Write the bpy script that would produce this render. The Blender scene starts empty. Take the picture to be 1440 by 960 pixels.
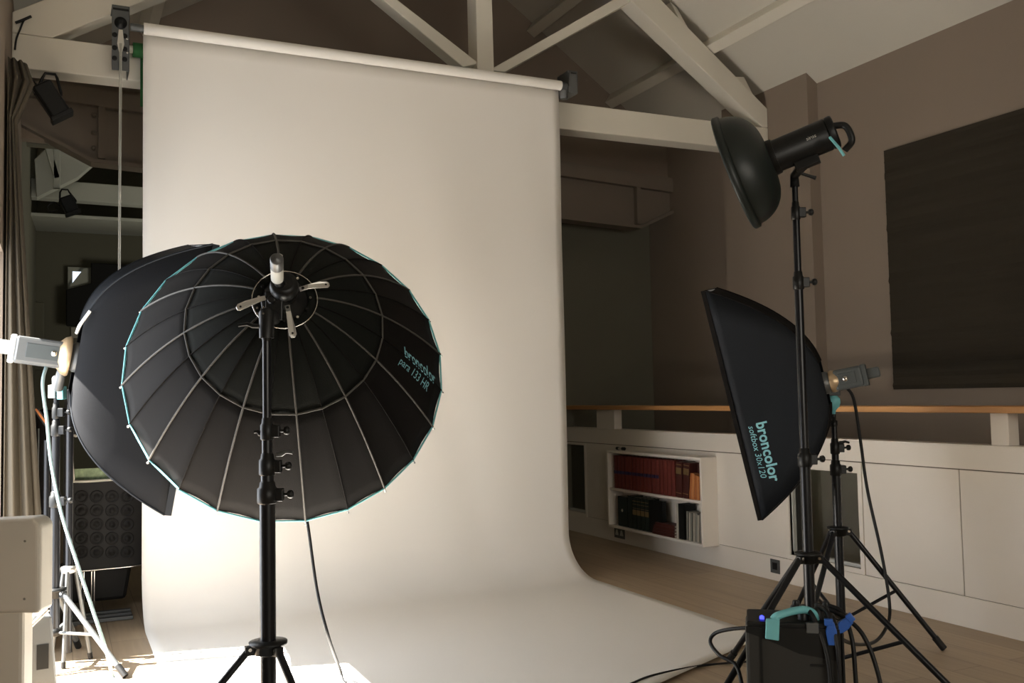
import bpy, math, random
from mathutils import Vector, Matrix
random.seed(7)
SC = bpy.context.scene
COL = SC.collection
PI = math.pi
def V(*a): return Vector(a)
R_ = math.radians

# ------------------------------------------------------------------ camera
YAW, PIT, ROLL, FPX = R_(25.35), R_(3.26), R_(1.10), 1347.0
CH = 1.22
F = V(math.sin(YAW)*math.cos(PIT), math.cos(YAW)*math.cos(PIT), math.sin(PIT))
R0 = V(math.cos(YAW), -math.sin(YAW), 0); U0 = R0.cross(F)
CR = R0*math.cos(ROLL) - U0*math.sin(ROLL); CU = U0*math.cos(ROLL) + R0*math.sin(ROLL)
CC = V(0, 0, CH)
cam = bpy.data.cameras.new('camera'); camo = bpy.data.objects.new('camera', cam); COL.objects.link(camo)
cam.sensor_width = 36; cam.lens = FPX/1440*36; cam.clip_start = .05; cam.clip_end = 100
m = Matrix.Identity(4)
for i in range(3):
    m[i][0] = CR[i]; m[i][1] = CU[i]; m[i][2] = -F[i]; m[i][3] = CC[i]
camo.matrix_world = m
SC.camera = camo
def ray(x, y): return F + CR*((x-720)/FPX) - CU*((y-480)/FPX)
def at(x, y, ax, v):                       # survey: where a sight line meets a plane of the room
    d = ray(x, y)
    if ax == 'D': return CC + d*v
    i = 'XYZ'.index(ax)
    return CC + d*((v-CC[i])/d[i])

# ------------------------------------------------------------------ materials
def lin(c): return c/12.92 if c <= .04045 else ((c+.055)/1.055)**2.4
def srgb(r, g, b): return (lin(r/255), lin(g/255), lin(b/255))
def mat(name, col, rough=.6, metal=0., bump=0., bscale=60., vary=0., vscale=4., coat=0., trans=0., sheen=0., stretch=None, spec=.5):
    mt = bpy.data.materials.new(name); mt.use_nodes = True
    nt = mt.node_tree; b = nt.nodes['Principled BSDF']
    b.inputs['Base Color'].default_value = (*col, 1)
    b.inputs['Roughness'].default_value = rough; b.inputs['Metallic'].default_value = metal
    b.inputs['Specular IOR Level'].default_value = spec
    if coat: b.inputs['Coat Weight'].default_value = coat
    if trans: b.inputs['Transmission Weight'].default_value = trans
    if sheen: b.inputs['Sheen Weight'].default_value = sheen
    tc = nt.nodes.new('ShaderNodeTexCoord'); mp = nt.nodes.new('ShaderNodeMapping')
    nt.links.new(tc.outputs['Object'], mp.inputs['Vector'])
    if stretch: mp.inputs['Scale'].default_value = stretch
    n = nt.nodes.new('ShaderNodeTexNoise'); n.inputs['Scale'].default_value = vscale; n.inputs['Detail'].default_value = 5
    nt.links.new(mp.outputs['Vector'], n.inputs['Vector'])
    mx = nt.nodes.new('ShaderNodeMix'); mx.data_type = 'RGBA'; mx.blend_type = 'MULTIPLY'
    mx.inputs['Factor'].default_value = 1
    rp = nt.nodes.new('ShaderNodeMapRange'); v = max(vary, .02)
    rp.inputs['To Min'].default_value = 1-v; rp.inputs['To Max'].default_value = 1+v
    nt.links.new(n.outputs['Fac'], rp.inputs['Value'])
    mx.inputs['A'].default_value = (*col, 1)
    nt.links.new(rp.outputs['Result'], mx.inputs['B'])
    nt.links.new(mx.outputs['Result'], b.inputs['Base Color'])
    if bump:
        n2 = nt.nodes.new('ShaderNodeTexNoise'); n2.inputs['Scale'].default_value = bscale; n2.inputs['Detail'].default_value = 4
        nt.links.new(mp.outputs['Vector'], n2.inputs['Vector'])
        bp = nt.nodes.new('ShaderNodeBump'); bp.inputs['Strength'].default_value = bump; bp.inputs['Distance'].default_value = .01
        nt.links.new(n2.outputs['Fac'], bp.inputs['Height']); nt.links.new(bp.outputs['Normal'], b.inputs['Normal'])
    return mt
M = {}
M['taupe'] = mat('taupe_paint', (.225, .178, .137), .85, bump=.08, bscale=120, vary=.06, vscale=1.5)
M['white'] = mat('white_paint', (.68, .64, .55), .5, bump=.05, bscale=40, vary=.04, vscale=2)
M['panel'] = mat('white_panel_paint', (.76, .70, .62), .42, vary=.03, vscale=2)
M['ceil'] = mat('ceiling_paint', (.53, .50, .435), .85, bump=.06, bscale=80, vary=.05, vscale=1.2)
M['gap'] = mat('joint_shadow', (.16, .13, .10), .9)
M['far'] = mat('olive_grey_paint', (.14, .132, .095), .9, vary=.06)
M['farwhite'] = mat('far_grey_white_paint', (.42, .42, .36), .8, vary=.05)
M['taupe_steel'] = mat('taupe_gloss_paint', (.19, .155, .12), .5, vary=.06)
M['paper'] = mat('seamless_paper', (.80, .765, .71), .88, vary=.015, vscale=1.2)
M['green'] = mat('green_paper', (.02, .12, .03), .8)
M['panel_fabric'] = mat('dark_brown_fabric', (.034, .028, .020), .95, bump=.15, bscale=6, vary=.2, vscale=2, stretch=(1, .25, 4), spec=.15)
M['oakrail'] = mat('oak_handrail', (.50, .25, .09), .45, vary=.15, vscale=6, stretch=(8, .4, 8))
M['black'] = mat('black_plastic', (.0065, .0068, .0065), .42, vary=.1, spec=.3)
M['blackmetal'] = mat('black_anodised_metal', (.007, .0075, .009), .3, metal=.2, vary=.1, spec=.4)
M['fab'] = mat('black_fabric', (.0058, .0049, .0043), .85, bump=.15, bscale=300, vary=.12, spec=.12)
M['fab2'] = mat('green_black_fabric', (.0078, .0087, .0072), .85, bump=.15, bscale=300, vary=.1, spec=.12)
M['bluefab'] = mat('blue_black_fabric', (.008, .010, .013), .7, bump=.12, bscale=300, vary=.12, spec=.2)  # its blue also stands for skylight on the square softbox's top panel
M['fabshade'] = mat('shaded_black_fabric', (.006, .0062, .007), .85, bump=.12, bscale=300, vary=.12, spec=.12)  # the same black cloth, darkened for softbox panels in shade
M['tape'] = mat('grey_seam_tape', (.062, .058, .050), .7)
M['teal'] = mat('teal_rubber', (.16, .47, .50), .5)
M['teal2'] = mat('teal_print', (.22, .50, .56), .6)
M['silver'] = mat('satin_silver', (.62, .61, .57), .32, metal=.75, vary=.05)
M['chrome'] = mat('chrome', (.75, .74, .70), .12, metal=1)
M['greymetal'] = mat('grey_metal', (.11, .115, .115), .42, metal=.4, vary=.08)
M['greyplast'] = mat('grey_plastic', (.05, .058, .058), .5)
M['packgrey'] = mat('charcoal_plastic', (.028, .027, .024), .55, spec=.3)
M['dado'] = mat('grey_stair_paint', (.55, .54, .46), .8)
M['ltgrey'] = mat('light_grey_plastic', (.50, .50, .46), .45)
M['innersilver'] = mat('silver_lining', (.7, .7, .7), .3, metal=.8)
M['diffuser'] = mat('white_diffuser', (.8, .8, .8), .8)
M['curtain'] = mat('brown_curtain', (.072, .058, .038), .9, bump=.3, bscale=200, vary=.12, vscale=6)
M['beige'] = mat('beige_plastic', (.55, .52, .45), .5, vary=.03)
M['blue'] = mat('blue_plastic', (.02, .10, .42), .4)
M['dish'] = mat('dark_green_grey_enamel', (.013, .017, .015), .42, vary=.08, spec=.35)
M['cable'] = mat('black_rubber', (.008, .008, .008), .5, spec=.3)
M['cord'] = mat('white_cord', (.40, .39, .34), .6)
M['tealcable'] = mat('pale_teal_cable', (.20, .27, .27), .4)
M['orange2'] = mat('pale_orange_cloth', (.55, .22, .07), .7, vary=.15)
M['red'] = mat('red_cloth', (.14, .022, .014), .6, vary=.15)
M['darkred'] = mat('dark_red_leather', (.065, .014, .010), .5, vary=.2)
M['band'] = mat('navy_band', (.016, .016, .07), .5)
M['orange'] = mat('orange_cloth', (.42, .13, .03), .7, vary=.15)
M['bgreen'] = mat('dark_green_cloth', (.010, .018, .012), .6)
M['gilt'] = mat('gilt', (.32, .22, .10), .4, metal=.5)
M['pages'] = mat('page_block', (.48, .44, .36), .9)
M['grey'] = mat('grey_card', (.22, .21, .18), .8)
M['studblack'] = mat('black_moulded_plastic', (.0095, .0088, .008), .6, spec=.25)
M['print'] = mat('green_print', (.20, .26, .14), .6, vary=.8, vscale=40)
M['cork'] = mat('brass_plate', (.45, .33, .2), .35, metal=.6)

def floor_mat():
    mt = bpy.data.materials.new('pale_oak_boards'); mt.use_nodes = True
    nt = mt.node_tree; b = nt.nodes['Principled BSDF']; L = nt.links
    tc = nt.nodes.new('ShaderNodeTexCoord')
    mp = nt.nodes.new('ShaderNodeMapping'); mp.inputs['Rotation'].default_value = (0, 0, PI/2)
    L.new(tc.outputs['Object'], mp.inputs['Vector'])
    br = nt.nodes.new('ShaderNodeTexBrick'); br.inputs['Scale'].default_value = 1
    br.inputs['Brick Width'].default_value = 2.4; br.inputs['Row Height'].default_value = .18
    br.inputs['Mortar Size'].default_value = .0015; br.inputs['Bias'].default_value = 0
    br.inputs['Color1'].default_value = (.40, .305, .205, 1); br.inputs['Color2'].default_value = (.33, .245, .16, 1)
    br.inputs['Mortar'].default_value = (.16, .11, .07, 1)
    L.new(mp.outputs['Vector'], br.inputs['Vector'])
    mp2 = nt.nodes.new('ShaderNodeMapping'); mp2.inputs['Scale'].default_value = (22, 1.2, 1)
    L.new(tc.outputs['Object'], mp2.inputs['Vector'])
    n = nt.nodes.new('ShaderNodeTexNoise'); n.inputs['Scale'].default_value = 2; n.inputs['Detail'].default_value = 8
    L.new(mp2.outputs['Vector'], n.inputs['Vector'])
    mr = nt.nodes.new('ShaderNodeMapRange'); mr.inputs['To Min'].default_value = .78; mr.inputs['To Max'].default_value = 1.2
    L.new(n.outputs['Fac'], mr.inputs['Value'])
    mx = nt.nodes.new('ShaderNodeMix'); mx.data_type = 'RGBA'; mx.blend_type = 'MULTIPLY'; mx.inputs['Factor'].default_value = 1
    L.new(br.outputs['Color'], mx.inputs['A']); L.new(mr.outputs['Result'], mx.inputs['B'])
    L.new(mx.outputs['Result'], b.inputs['Base Color'])
    b.inputs['Roughness'].default_value = .48
    bp = nt.nodes.new('ShaderNodeBump'); bp.inputs['Strength'].default_value = .15; bp.inputs['Distance'].default_value = .003
    L.new(n.outputs['Fac'], bp.inputs['Height']); L.new(bp.outputs['Normal'], b.inputs['Normal'])
    return mt
M['floor'] = floor_mat()
def glass_mat():
    mt = bpy.data.materials.new('tinted_glass'); mt.use_nodes = True
    b = mt.node_tree.nodes['Principled BSDF']
    b.inputs['Base Color'].default_value = (.80, .84, .80, 1); b.inputs['Roughness'].default_value = .03
    b.inputs['Transmission Weight'].default_value = 1; b.inputs['IOR'].default_value = 1.45
    return mt
M['glass'] = glass_mat()
def emit(name, col, s):
    mt = bpy.data.materials.new(name); mt.use_nodes = True
    b = mt.node_tree.nodes['Principled BSDF']
    b.inputs['Base Color'].default_value = (*col, 1)
    b.inputs['Emission Color'].default_value = (*col, 1); b.inputs['Emission Strength'].default_value = s
    return mt
M['led'] = emit('blue_led', (.05, .06, 1), 3)
M['skyglass'] = emit('daylit_pane', (.75, .85, 1), 1.6)

# ------------------------------------------------------------------ mesh builder
class MB:
    def __init__(s): s.v = []; s.f = []; s.mi = []; s.cur = 0; s.smooth = []
    def add(s, vs, fs, smooth=False):
        o = len(s.v); s.v += [Vector(p) for p in vs]
        for f in fs: s.f.append(tuple(i+o for i in f)); s.mi.append(s.cur); s.smooth.append(smooth)
        return s
    def box(s, a, b, fr=None):               # two opposite corners, optional frame (origin, x, y, z)
        x0, y0, z0 = [min(a[i], b[i]) for i in range(3)]; x1, y1, z1 = [max(a[i], b[i]) for i in range(3)]
        vs = [V(x, y, z) for z in (z0, z1) for y in (y0, y1) for x in (x0, x1)]
        if fr: vs = [fr[0]+fr[1]*p.x+fr[2]*p.y+fr[3]*p.z for p in vs]
        return s.add(vs, [(0, 2, 3, 1), (4, 5, 7, 6), (0, 1, 5, 4), (2, 6, 7, 3), (0, 4, 6, 2), (1, 3, 7, 5)])
    def tube(s, path, r, n=10, cap=True, flat=1.0):
        path = [Vector(p) for p in path]; k = len(path)
        rs = r if isinstance(r, (list, tuple)) else [r]*k
        vs = []; fs = []; up = None
        for i, p in enumerate(path):
            t = (path[min(i+1, k-1)]-path[max(i-1, 0)])
            if t.length < 1e-9: t = V(0, 0, 1)
            t.normalize()
            if up is None:
                up = V(0, 0, 1) if abs(t.z) < .9 else V(1, 0, 0)
            up = (up - t*up.dot(t)).normalized(); w = t.cross(up)
            for j in range(n):
                a = 2*PI*j/n; vs.append(p+(up*math.cos(a)+w*math.sin(a)*flat)*rs[i])
        for i in range(k-1):
            for j in range(n):
                a = i*n+j; b = i*n+(j+1) % n
                fs.append((a, b, b+n, a+n))
        s.add(vs, fs, True)
        if cap:
            s.add(vs[:n], [tuple(range(n-1, -1, -1))]); s.add(vs[-n:], [tuple(range(n))])
        return s
    def cyl(s, a, b, r, n=16, r2=None): return s.tube([a, b], [r, r if r2 is None else r2], n)
    def lathe(s, o, ax, prof, n=32, caps=True):   # prof: (distance along axis, radius)
        ax = Vector(ax).normalized(); u = (V(0, 0, 1) if abs(ax.z) < .9 else V(1, 0, 0)); u = (u-ax*u.dot(ax)).normalized(); w = ax.cross(u)
        vs = []; fs = []
        for d, r in prof:
            for j in range(n):
                a = 2*PI*j/n; vs.append(Vector(o)+ax*d+(u*math.cos(a)+w*math.sin(a))*r)
        for i in range(len(prof)-1):
            for j in range(n):
                a = i*n+j; b = i*n+(j+1) % n; fs.append((a, b, b+n, a+n))
        s.add(vs, fs, True)
        if caps:
            if prof[0][1] > 1e-4: s.add(vs[:n], [tuple(range(n-1, -1, -1))])
            if prof[-1][1] > 1e-4: s.add(vs[-n:], [tuple(range(n))])
        return s
    def prism(s, pts, off):                     # polygon extruded by a vector
        pts = [Vector(p) for p in pts]; off = Vector(off); n = len(pts)
        vs = pts+[p+off for p in pts]
        fs = [tuple(range(n)), tuple(range(2*n-1, n-1, -1))]+[(i, i+n, (i+1) % n+n, (i+1) % n) for i in range(n)]
        return s.add(vs, fs)
    def sphere(s, c, r, n=14):
        return s.lathe(Vector(c), (0, 0, 1), [(-r*math.cos(PI*i/n), max(r*math.sin(PI*i/n), 1e-5)) for i in range(n+1)], n, False)
WORLD = {}
def build(name, mb, mats, parent=None, origin=None, bevel=0, bseg=2, solid=0, recalc=True):
    import bmesh
    me = bpy.data.meshes.new(name)
    lo = [min(p[i] for p in mb.v) for i in range(3)]; hi = [max(p[i] for p in mb.v) for i in range(3)]
    o = Vector(origin) if origin is not None else V((lo[0]+hi[0])/2, (lo[1]+hi[1])/2, lo[2] if parent is None else (lo[2]+hi[2])/2)
    me.from_pydata([p-o for p in mb.v], [], mb.f)
    if not isinstance(mats, (list, tuple)): mats = [mats]
    for x in mats: me.materials.append(M[x])
    for p, i, sm in zip(me.polygons, mb.mi, mb.smooth): p.material_index = i; p.use_smooth = sm
    if recalc:
        bm = bmesh.new(); bm.from_mesh(me); bmesh.ops.recalc_face_normals(bm, faces=bm.faces); bm.to_mesh(me); bm.free()
    ob = bpy.data.objects.new(name, me); COL.objects.link(ob)
    if parent is not None:
        ob.parent = parent; ob.location = o-WORLD[parent.name]
    else: ob.location = o
    WORLD[ob.name] = o
    if bevel:
        md = ob.modifiers.new('bevel', 'BEVEL'); md.width = bevel; md.segments = bseg; md.limit_method = 'ANGLE'; md.angle_limit = R_(40)
    if solid:
        md = ob.modifiers.new('solid', 'SOLIDIFY'); md.thickness = solid; md.offset = 0
    return ob
def tag(o, label=None, cat=None, group=None, kind=None):
    if label: o['label'] = label
    if cat: o['category'] = cat
    if group: o['group'] = group
    if kind: o['kind'] = kind
    return o
def thing(name, loc, label, cat, group=None):
    e = bpy.data.objects.new(name, None); COL.objects.link(e); e.location = loc; e.empty_display_size = .1
    WORLD[e.name] = Vector(loc)
    return tag(e, label, cat, group)
def struct(name, mb, mats, parent=None, **k):
    o = build(name, mb, mats, parent, **k)
    if parent is None: o['kind'] = 'structure'
    return o
def smooth_path(pts, n=8):                      # Catmull-Rom
    pts = [Vector(p) for p in pts]; P = [pts[0]*2-pts[1]]+pts+[pts[-1]*2-pts[-2]]; out = []
    for i in range(1, len(P)-2):
        for k in range(n):
            t = k/n; a, b, c, d = P[i-1], P[i], P[i+1], P[i+2]
            out.append(.5*((2*b)+(c-a)*t+(2*a-5*b+4*c-d)*t*t+(3*b-a-3*c+d)*t**3))
    return out+[pts[-1]]
def text_mesh(body, bold=0., shear=0.):         # flat lettering geometry from the built-in face, width along x
    cu = bpy.data.curves.new('t', 'FONT'); cu.body = body; cu.size = 1; cu.shear = shear; cu.offset = bold; cu.resolution_u = 3
    ob = bpy.data.objects.new('t', cu); COL.objects.link(ob)
    dg = bpy.context.evaluated_depsgraph_get()
    me = bpy.data.meshes.new_from_object(ob.evaluated_get(dg))
    vs = [v.co.copy() for v in me.vertices]; fs = [tuple(p.vertices) for p in me.polygons]
    bpy.data.objects.remove(ob); bpy.data.curves.remove(cu); bpy.data.meshes.remove(me)
    return vs, fs

# ------------------------------------------------------------------ room shell
WL, WR, PX, GY = -.25, 5.2, 4.19, 7.46      # left wall, outer right wall, parapet face, gable plane
RX, RZ = 2.66, 5.33                          # roof ridge
SR = (RZ-3.55)/(WR-RX); SL = .62
ZL = RZ-SL*(RX-WL)
BK = -2.2
struct('floor', MB().box((WL-.3, BK, -.12), (PX+.1, 13, 0)), 'floor')
struct('floor_stairwell', MB().box((PX+.1, BK, -1.6), (WR+.2, GY+.6, -1.5)), 'floor')
# ceiling: two slopes over the hall, and the slopes beyond the gable
c = MB()
c.prism([(RX, BK, RZ), (WR+.3, BK, 3.55-SR*.3), (WR+.3, BK, 3.75-SR*.3), (RX, BK, RZ+.2)], (0, GY-BK, 0))
struct('ceiling', c, 'ceil')
c = MB(); c.prism([(RX, BK, RZ), (WL-.3, BK, ZL-SL*.3), (WL-.3, BK, ZL-SL*.3+.2), (RX, BK, RZ+.2)], (0, GY-BK, 0))
struct('ceiling_left_slope', c, 'ceil')
# right outer wall with its projecting pier
w = MB(); w.box((WR, BK, -1.6), (WR+.15, GY+.6, 3.9)); w.box((5.1, 5.47, -1.6), (WR+.05, 6.5, 3.9))
struct('wall_right', w, 'taupe')
struct('trim_3', MB().box((WR-.02, 3.0, -1.5), (WR, 5.45, .66)).box((5.08, 5.45, -1.5), (5.2, 7.7, .66)), 'dado')
# left wall with the wide glazed opening the daylight comes through
DY0, DY1, DZ = 3.55, 5.27, 1.97
w = MB(); w.box((WL-.2, DY1, 0), (WL, GY+.1, ZL+.3)); w.box((WL-.2, DY0, DZ), (WL, DY1, ZL+.3)); w.box((WL-.2, BK, 0), (WL, DY0, ZL+.3))
struct('wall_left', w, 'taupe')
w = MB(); w.box((WL-.17, DY0, DZ-.05), (WL-.08, DY1, DZ)); w.box((WL-.17, DY0, 0), (WL-.08, DY1, .03))
for y in (DY0, DY1-.05): w.box((WL-.17, y, .03), (WL-.08, y+.05, DZ-.05))
struct('door_1', w, 'white')
w = MB(); w.box((WL-.2, BK-.15, -1.6), (-.1+0, BK, 5.6)); w.box((-.1, BK-.15, 2.6), (WR+.15, BK, 5.6)); w.box((-.1, BK-.15, -1.6), (WR+.15, BK, .9)); w.box((3.2, BK-.15, .9), (WR+.15, BK, 2.6))
struct('wall_back', w, 'taupe')
w = MB(); w.box((-.1, BK-.12, .9), (3.2, BK-.05, .96)); w.box((-.1, BK-.12, 2.54), (3.2, BK-.05, 2.6))
for x in (-.1, 1.0, 2.07, 3.14): w.box((x, BK-.12, .96), (x+.06, BK-.05, 2.54))
struct('window_5', w, 'white')
# gable above the steel girder
w = MB(); w.prism([(WL, GY, 3.1), (WR, GY, 3.1), (WR, GY, 3.57), (RX, GY, RZ+.02), (WL, GY, ZL+.02)], (0, .12, 0))
struct('wall_front', w, 'taupe')
# wall closing the far end of the stair void, door leaf beside it
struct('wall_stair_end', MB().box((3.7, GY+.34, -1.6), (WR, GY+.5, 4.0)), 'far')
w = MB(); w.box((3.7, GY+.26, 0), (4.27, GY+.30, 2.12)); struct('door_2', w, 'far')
# room beyond
struct('wall_far_left', MB().box((WL-.2, GY+.1, -.1), (WL, 12.6, 4.7)), 'far')
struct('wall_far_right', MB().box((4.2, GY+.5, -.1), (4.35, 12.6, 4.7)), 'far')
struct('wall_far', MB().box((WL-.2, 12.4, -.1), (PX, 12.55, 5)), 'far')
w = MB(); fz = at(120, 328, 'Y', 12.4).z
w.prism([(WL-.1, 12.4, fz), (WL-.1, 10.1, 3.02), (WL-.1, 10.1, 3.05), (WL-.1, 12.4, fz+.04)], (4, 0, 0))
struct('ceiling_far', w, 'farwhite')
w = MB(); w.box((WL-.1, GY+.10, 4.5), (4.3, 12.5, 4.6)); struct('ceiling_beyond', w, 'farwhite')
# girder (trim) spanning the opening
g = MB(); Y0 = GY-.02
pts = [(WL, 3.50), (WR, 3.235), (WR, 3.10), (WL, 3.385)]
g.prism([(x, Y0-.06, z) for x, z in pts], (0, .07, 0))
pts = [(WL, 3.39), (WR, 3.11), (WR, 2.93), (4.84, 2.765), (.2, 2.975), (WL, 3.20)]
g.prism([(x, Y0, z) for x, z in pts], (0, .03, 0))
lo = [(WL, 3.20), (.2, 2.975), (4.84, 2.765), (WR, 2.93)]
for (xa, za), (xb, zb) in zip(lo, lo[1:]):
    g.prism([(xa, Y0-.06, za), (xb, Y0-.06, zb), (xb, Y0-.06, zb-.028), (xa, Y0-.06, za-.028)], (0, .16, 0))
for x, zt, zb in ((.245, 3.36, 2.98), (4.80, 3.13, 2.78)):
    g.box((x, Y0-.055, zb), (x+.045, Y0, zt))
for z in (3.30, 3.17, 3.06): g.lathe((.215, Y0-.006, z), (0, -1, 0), [(0, .018), (.008, .018), (.014, .009), (.02, .009)], 8)
struct('trim_1', g, 'taupe_steel')

# ------------------------------------------------------------------ parapet
p = MB(); T = .10
def pbox(y0, y1, z0, z1, x0=0., x1=T): p.box((PX+x0, y0, z0), (PX+x1, y1, z1))
W1 = (4.20, 4.79, .187, .735); SH = (5.53, 6.78, .16, .745); W2 = (7.40, 8.2, .178, .775)
PB, PE = BK, GY+.34
cuts = [(PB, W1[0]), W1, (W1[1], SH[0]), SH, (SH[1], W2[0]), W2]
pg = MB()                                      # core in the joint colour, 5 mm behind the panel faces
for cseg in cuts:
    if len(cseg) == 2: p.box((PX+.006, cseg[0], -1.5), (PX+T, cseg[1], .925))
    else:
        y1 = min(cseg[1], PE)
        p.box((PX+.006, cseg[0], -1.5), (PX+T, y1, cseg[2])); p.box((PX+.006, cseg[0], cseg[3]), (PX+T, y1, .925))
struct('wall_parapet', p, 'gap')
g_ = .0028
s = MB()
s.box((PX, PB, .80+g_), (PX+.03, PE, .926)); s.box((PX-.004, PB, .922), (PX+T+.004, PE, .93))
ys = [PB, -.6, .75, 2.1, 3.505]
for a, b in zip(ys, ys[1:]): s.box((PX, a+g_, .158), (PX+.03, b-g_, .80-g_))
s.box((PX, 3.505+g_, .158), (PX+.03, W1[0]-.03-g_, .80-g_))
s.box((PX, W1[1]+.03, .158), (PX+.03, SH[0]-.002, .80-g_))
s.box((PX, SH[1]+.002, .158), (PX+.03, W2[0]-.03, .80-g_))
s.box((PX, SH[0]-.002, SH[3]), (PX+.03, SH[1]+.002, .80-g_))
struct('trim_2', s, 'panel', bevel=.0015, bseg=1)
b = MB(); b.box((PX-.002, PB, 0), (PX+.03, PE, .155)); b.box((PX, SH[0]-.002, .155), (PX+.03, SH[1]+.002, SH[2]))
struct('baseboard_right', b, 'panel', bevel=.0015, bseg=1)
for k, (a, b_, z0, z1) in ((1, W1), (2, W2)):
    b_ = min(b_, PE)
    wf = MB(); t = .03
    wf.box((PX-.004, a-t, z0-t), (PX+T, a, .80-g_)); wf.box((PX-.004, b_-.0, z0-t), (PX+T, b_+t*.9, .80-g_))
    wf.box((PX-.004, a, z0-t), (PX+T, b_, z0)); wf.box((PX-.004, a, z1), (PX+T, b_, .80-g_))
    f = struct('window_%d' % k, wf, 'panel')
    build('glass_pane', MB().box((PX+.045, a, z0), (PX+.053, b_, z1)), 'glass', f)
    # slim inner metal bead
    wb = MB(); wb.box((PX+.02, a, z0), (PX+.045, a+.012, z1)); wb.box((PX+.02, b_-.012, z0), (PX+.045, b_, z1)); wb.box((PX+.02, a, z0), (PX+.045, b_, z0+.02))
    build('glazing_bead', wb, 'ltgrey', f)
# short posts and oak handrail: one thing
hr = thing('handrail', (PX+.07, 3, .93), 'long oak handrail on short white posts above the white half wall', 'handrail')
build('rail', MB().box((PX-.03, PB, 1.090), (PX+.15, PE-.02, 1.125)), 'oakrail', hr, bevel=.006)
for y0, y1 in ((6.90, 7.19), (3.215, 3.315), (.6, .72), (-1.2, -1.08)):
    build('post', MB().box((PX+.01, y0, .93), (PX+.085, y1, 1.09)), 'panel', hr, bevel=.003)

# ------------------------------------------------------------------ roof truss
TY, TT = 5.92, .16
tr = thing('roof_truss', (RX, TY+TT/2, 3.13), 'white painted timber roof truss spanning the hall behind the paper roll', 'roof truss')
def member(name, pts, y0=TY, t=TT, mt='white'):
    return build(name, MB().prism([(x, y0, z) for x, z in pts], (0, t, 0)), mt, tr, bevel=.006)
member('tie_beam', [(WL, 3.105), (5.099, 3.12), (5.099, 3.315), (WL, 3.30)])
member('king_post', [(2.585, 3.315), (2.71, 3.315), (2.69, 5.12), (2.57, 5.12)], TY-.0, TT)
RL = lambda x: 3.316+(x+.023)*.60            # lower edge, left rafter
RRr = lambda x: 4.126+(x-3.876)*-.69
member('rafter', [(WL, 3.302), (-.046, 3.302), (2.57, RL(2.57)), (2.57, RL(2.57)+.24), (WL, RL(WL)+.24)], TY-.0)
member('rafter', [(2.70, RRr(2.70)), (5.048, 3.317), (5.099, 3.317), (5.099, RRr(5.099)+.19), (2.70, RRr(2.70)+.30)], TY-.0)
xa = at(525, 0, 'Y', TY); xb = at(573, 0, 'Y', TY)
def ext(a, b, k): return (a[0]+(b[0]-a[0])*k, a[1]+(b[1]-a[1])*k)
def pz(x, y): q = at(x, y, 'Y', TY); return (q.x, q.z)
a0, a1 = pz(653, 93), pz(542, 0); b0, b1 = pz(676, 88), pz(563, 0)
member('strut', [a0, b0, ext(b0, b1, 1.9), ext(a0, a1, 1.9)], TY+.02, TT-.04)
a0, a1 = pz(712, 100), pz(900, -5); b0, b1 = pz(690, 97), pz(870, -5)
member('strut', [a0, b0, ext(b0, b1, 1.02), ext(a0, a1, .96)], TY+.02, TT-.04)
member('packing_block', [pz(946, 0), pz(955, 8), pz(974, 42), pz(966, 42)], TY+.03, .1)
member('packing_block', [pz(1036, 106), pz(1050, 106), pz(1066, 138), pz(1060, 140)], TY+.03, .1)
# purlins under the roof slopes, running the length of the hall
def roofz(x): return RZ-SR*(x-RX) if x > RX else RZ-SL*(RX-x)
for x, h, lab in ((4.62, .10, 'lower white purlin along the right roof slope, nearest the eaves'),
                  (3.83, .10, 'upper white purlin along the right roof slope, higher than the eaves one'),
                  (.55, .10, 'white purlin along the left roof slope above the curtain')):
    sg = -SR if x > RX else SL
    n = V(-(-sg), 0, 1).normalized() if x < RX else V(SR, 0, 1).normalized()
    d = V(1, 0, sg).normalized()
    if x < RX: n = V(-SL, 0, 1).normalized()
    c0 = V(x, BK, roofz(x))
    q = MB(); q.prism([c0-d*.045+n*.02, c0+d*.045+n*.02, c0+d*.045-n*h, c0-d*.045-n*h], (0, GY-BK, 0))
    tag(build('roof_purlin', q, 'white', bevel=.004), lab, 'purlin')

# far roof truss and beams beyond the opening
ft = thing('far_roof_truss', (1.5, 10, 3.0), 'dim grey-white roof truss in the room beyond, left of the paper', 'roof truss')
def fm(name, pts, y0=10, t=.16): return build(name, MB().prism([(x, y0, z) for x, z in pts], (0, t, 0)), 'farwhite', ft, bevel=.006)
fm('tie_beam', [(WL, 3.18), (4, 3.13), (4, 3.31), (WL, 3.36)])
fm('rafter', [(-.2, 3.14), (.15, 3.36), (.9, 4.15), (.55, 4.35), (-.22, 3.5)], 9.82, .14)
fm('hanging_strut', [(-.06, 3.2), (.0, 3.2), (.0, 4.4), (-.06, 4.4)], 9.6, .06)
fm('diagonal_brace', [(-.24, 3.95), (-.19, 3.98), (.0, 3.3), (-.05, 3.28)], 9.6, .06)
fb = MB().box((WL, 8.55, 3.33), (4, 8.67, 3.52)); tag(build('ceiling_joist', fb, 'far'), 'dark olive cross joist behind the steel girder at left', 'beam')

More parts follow.
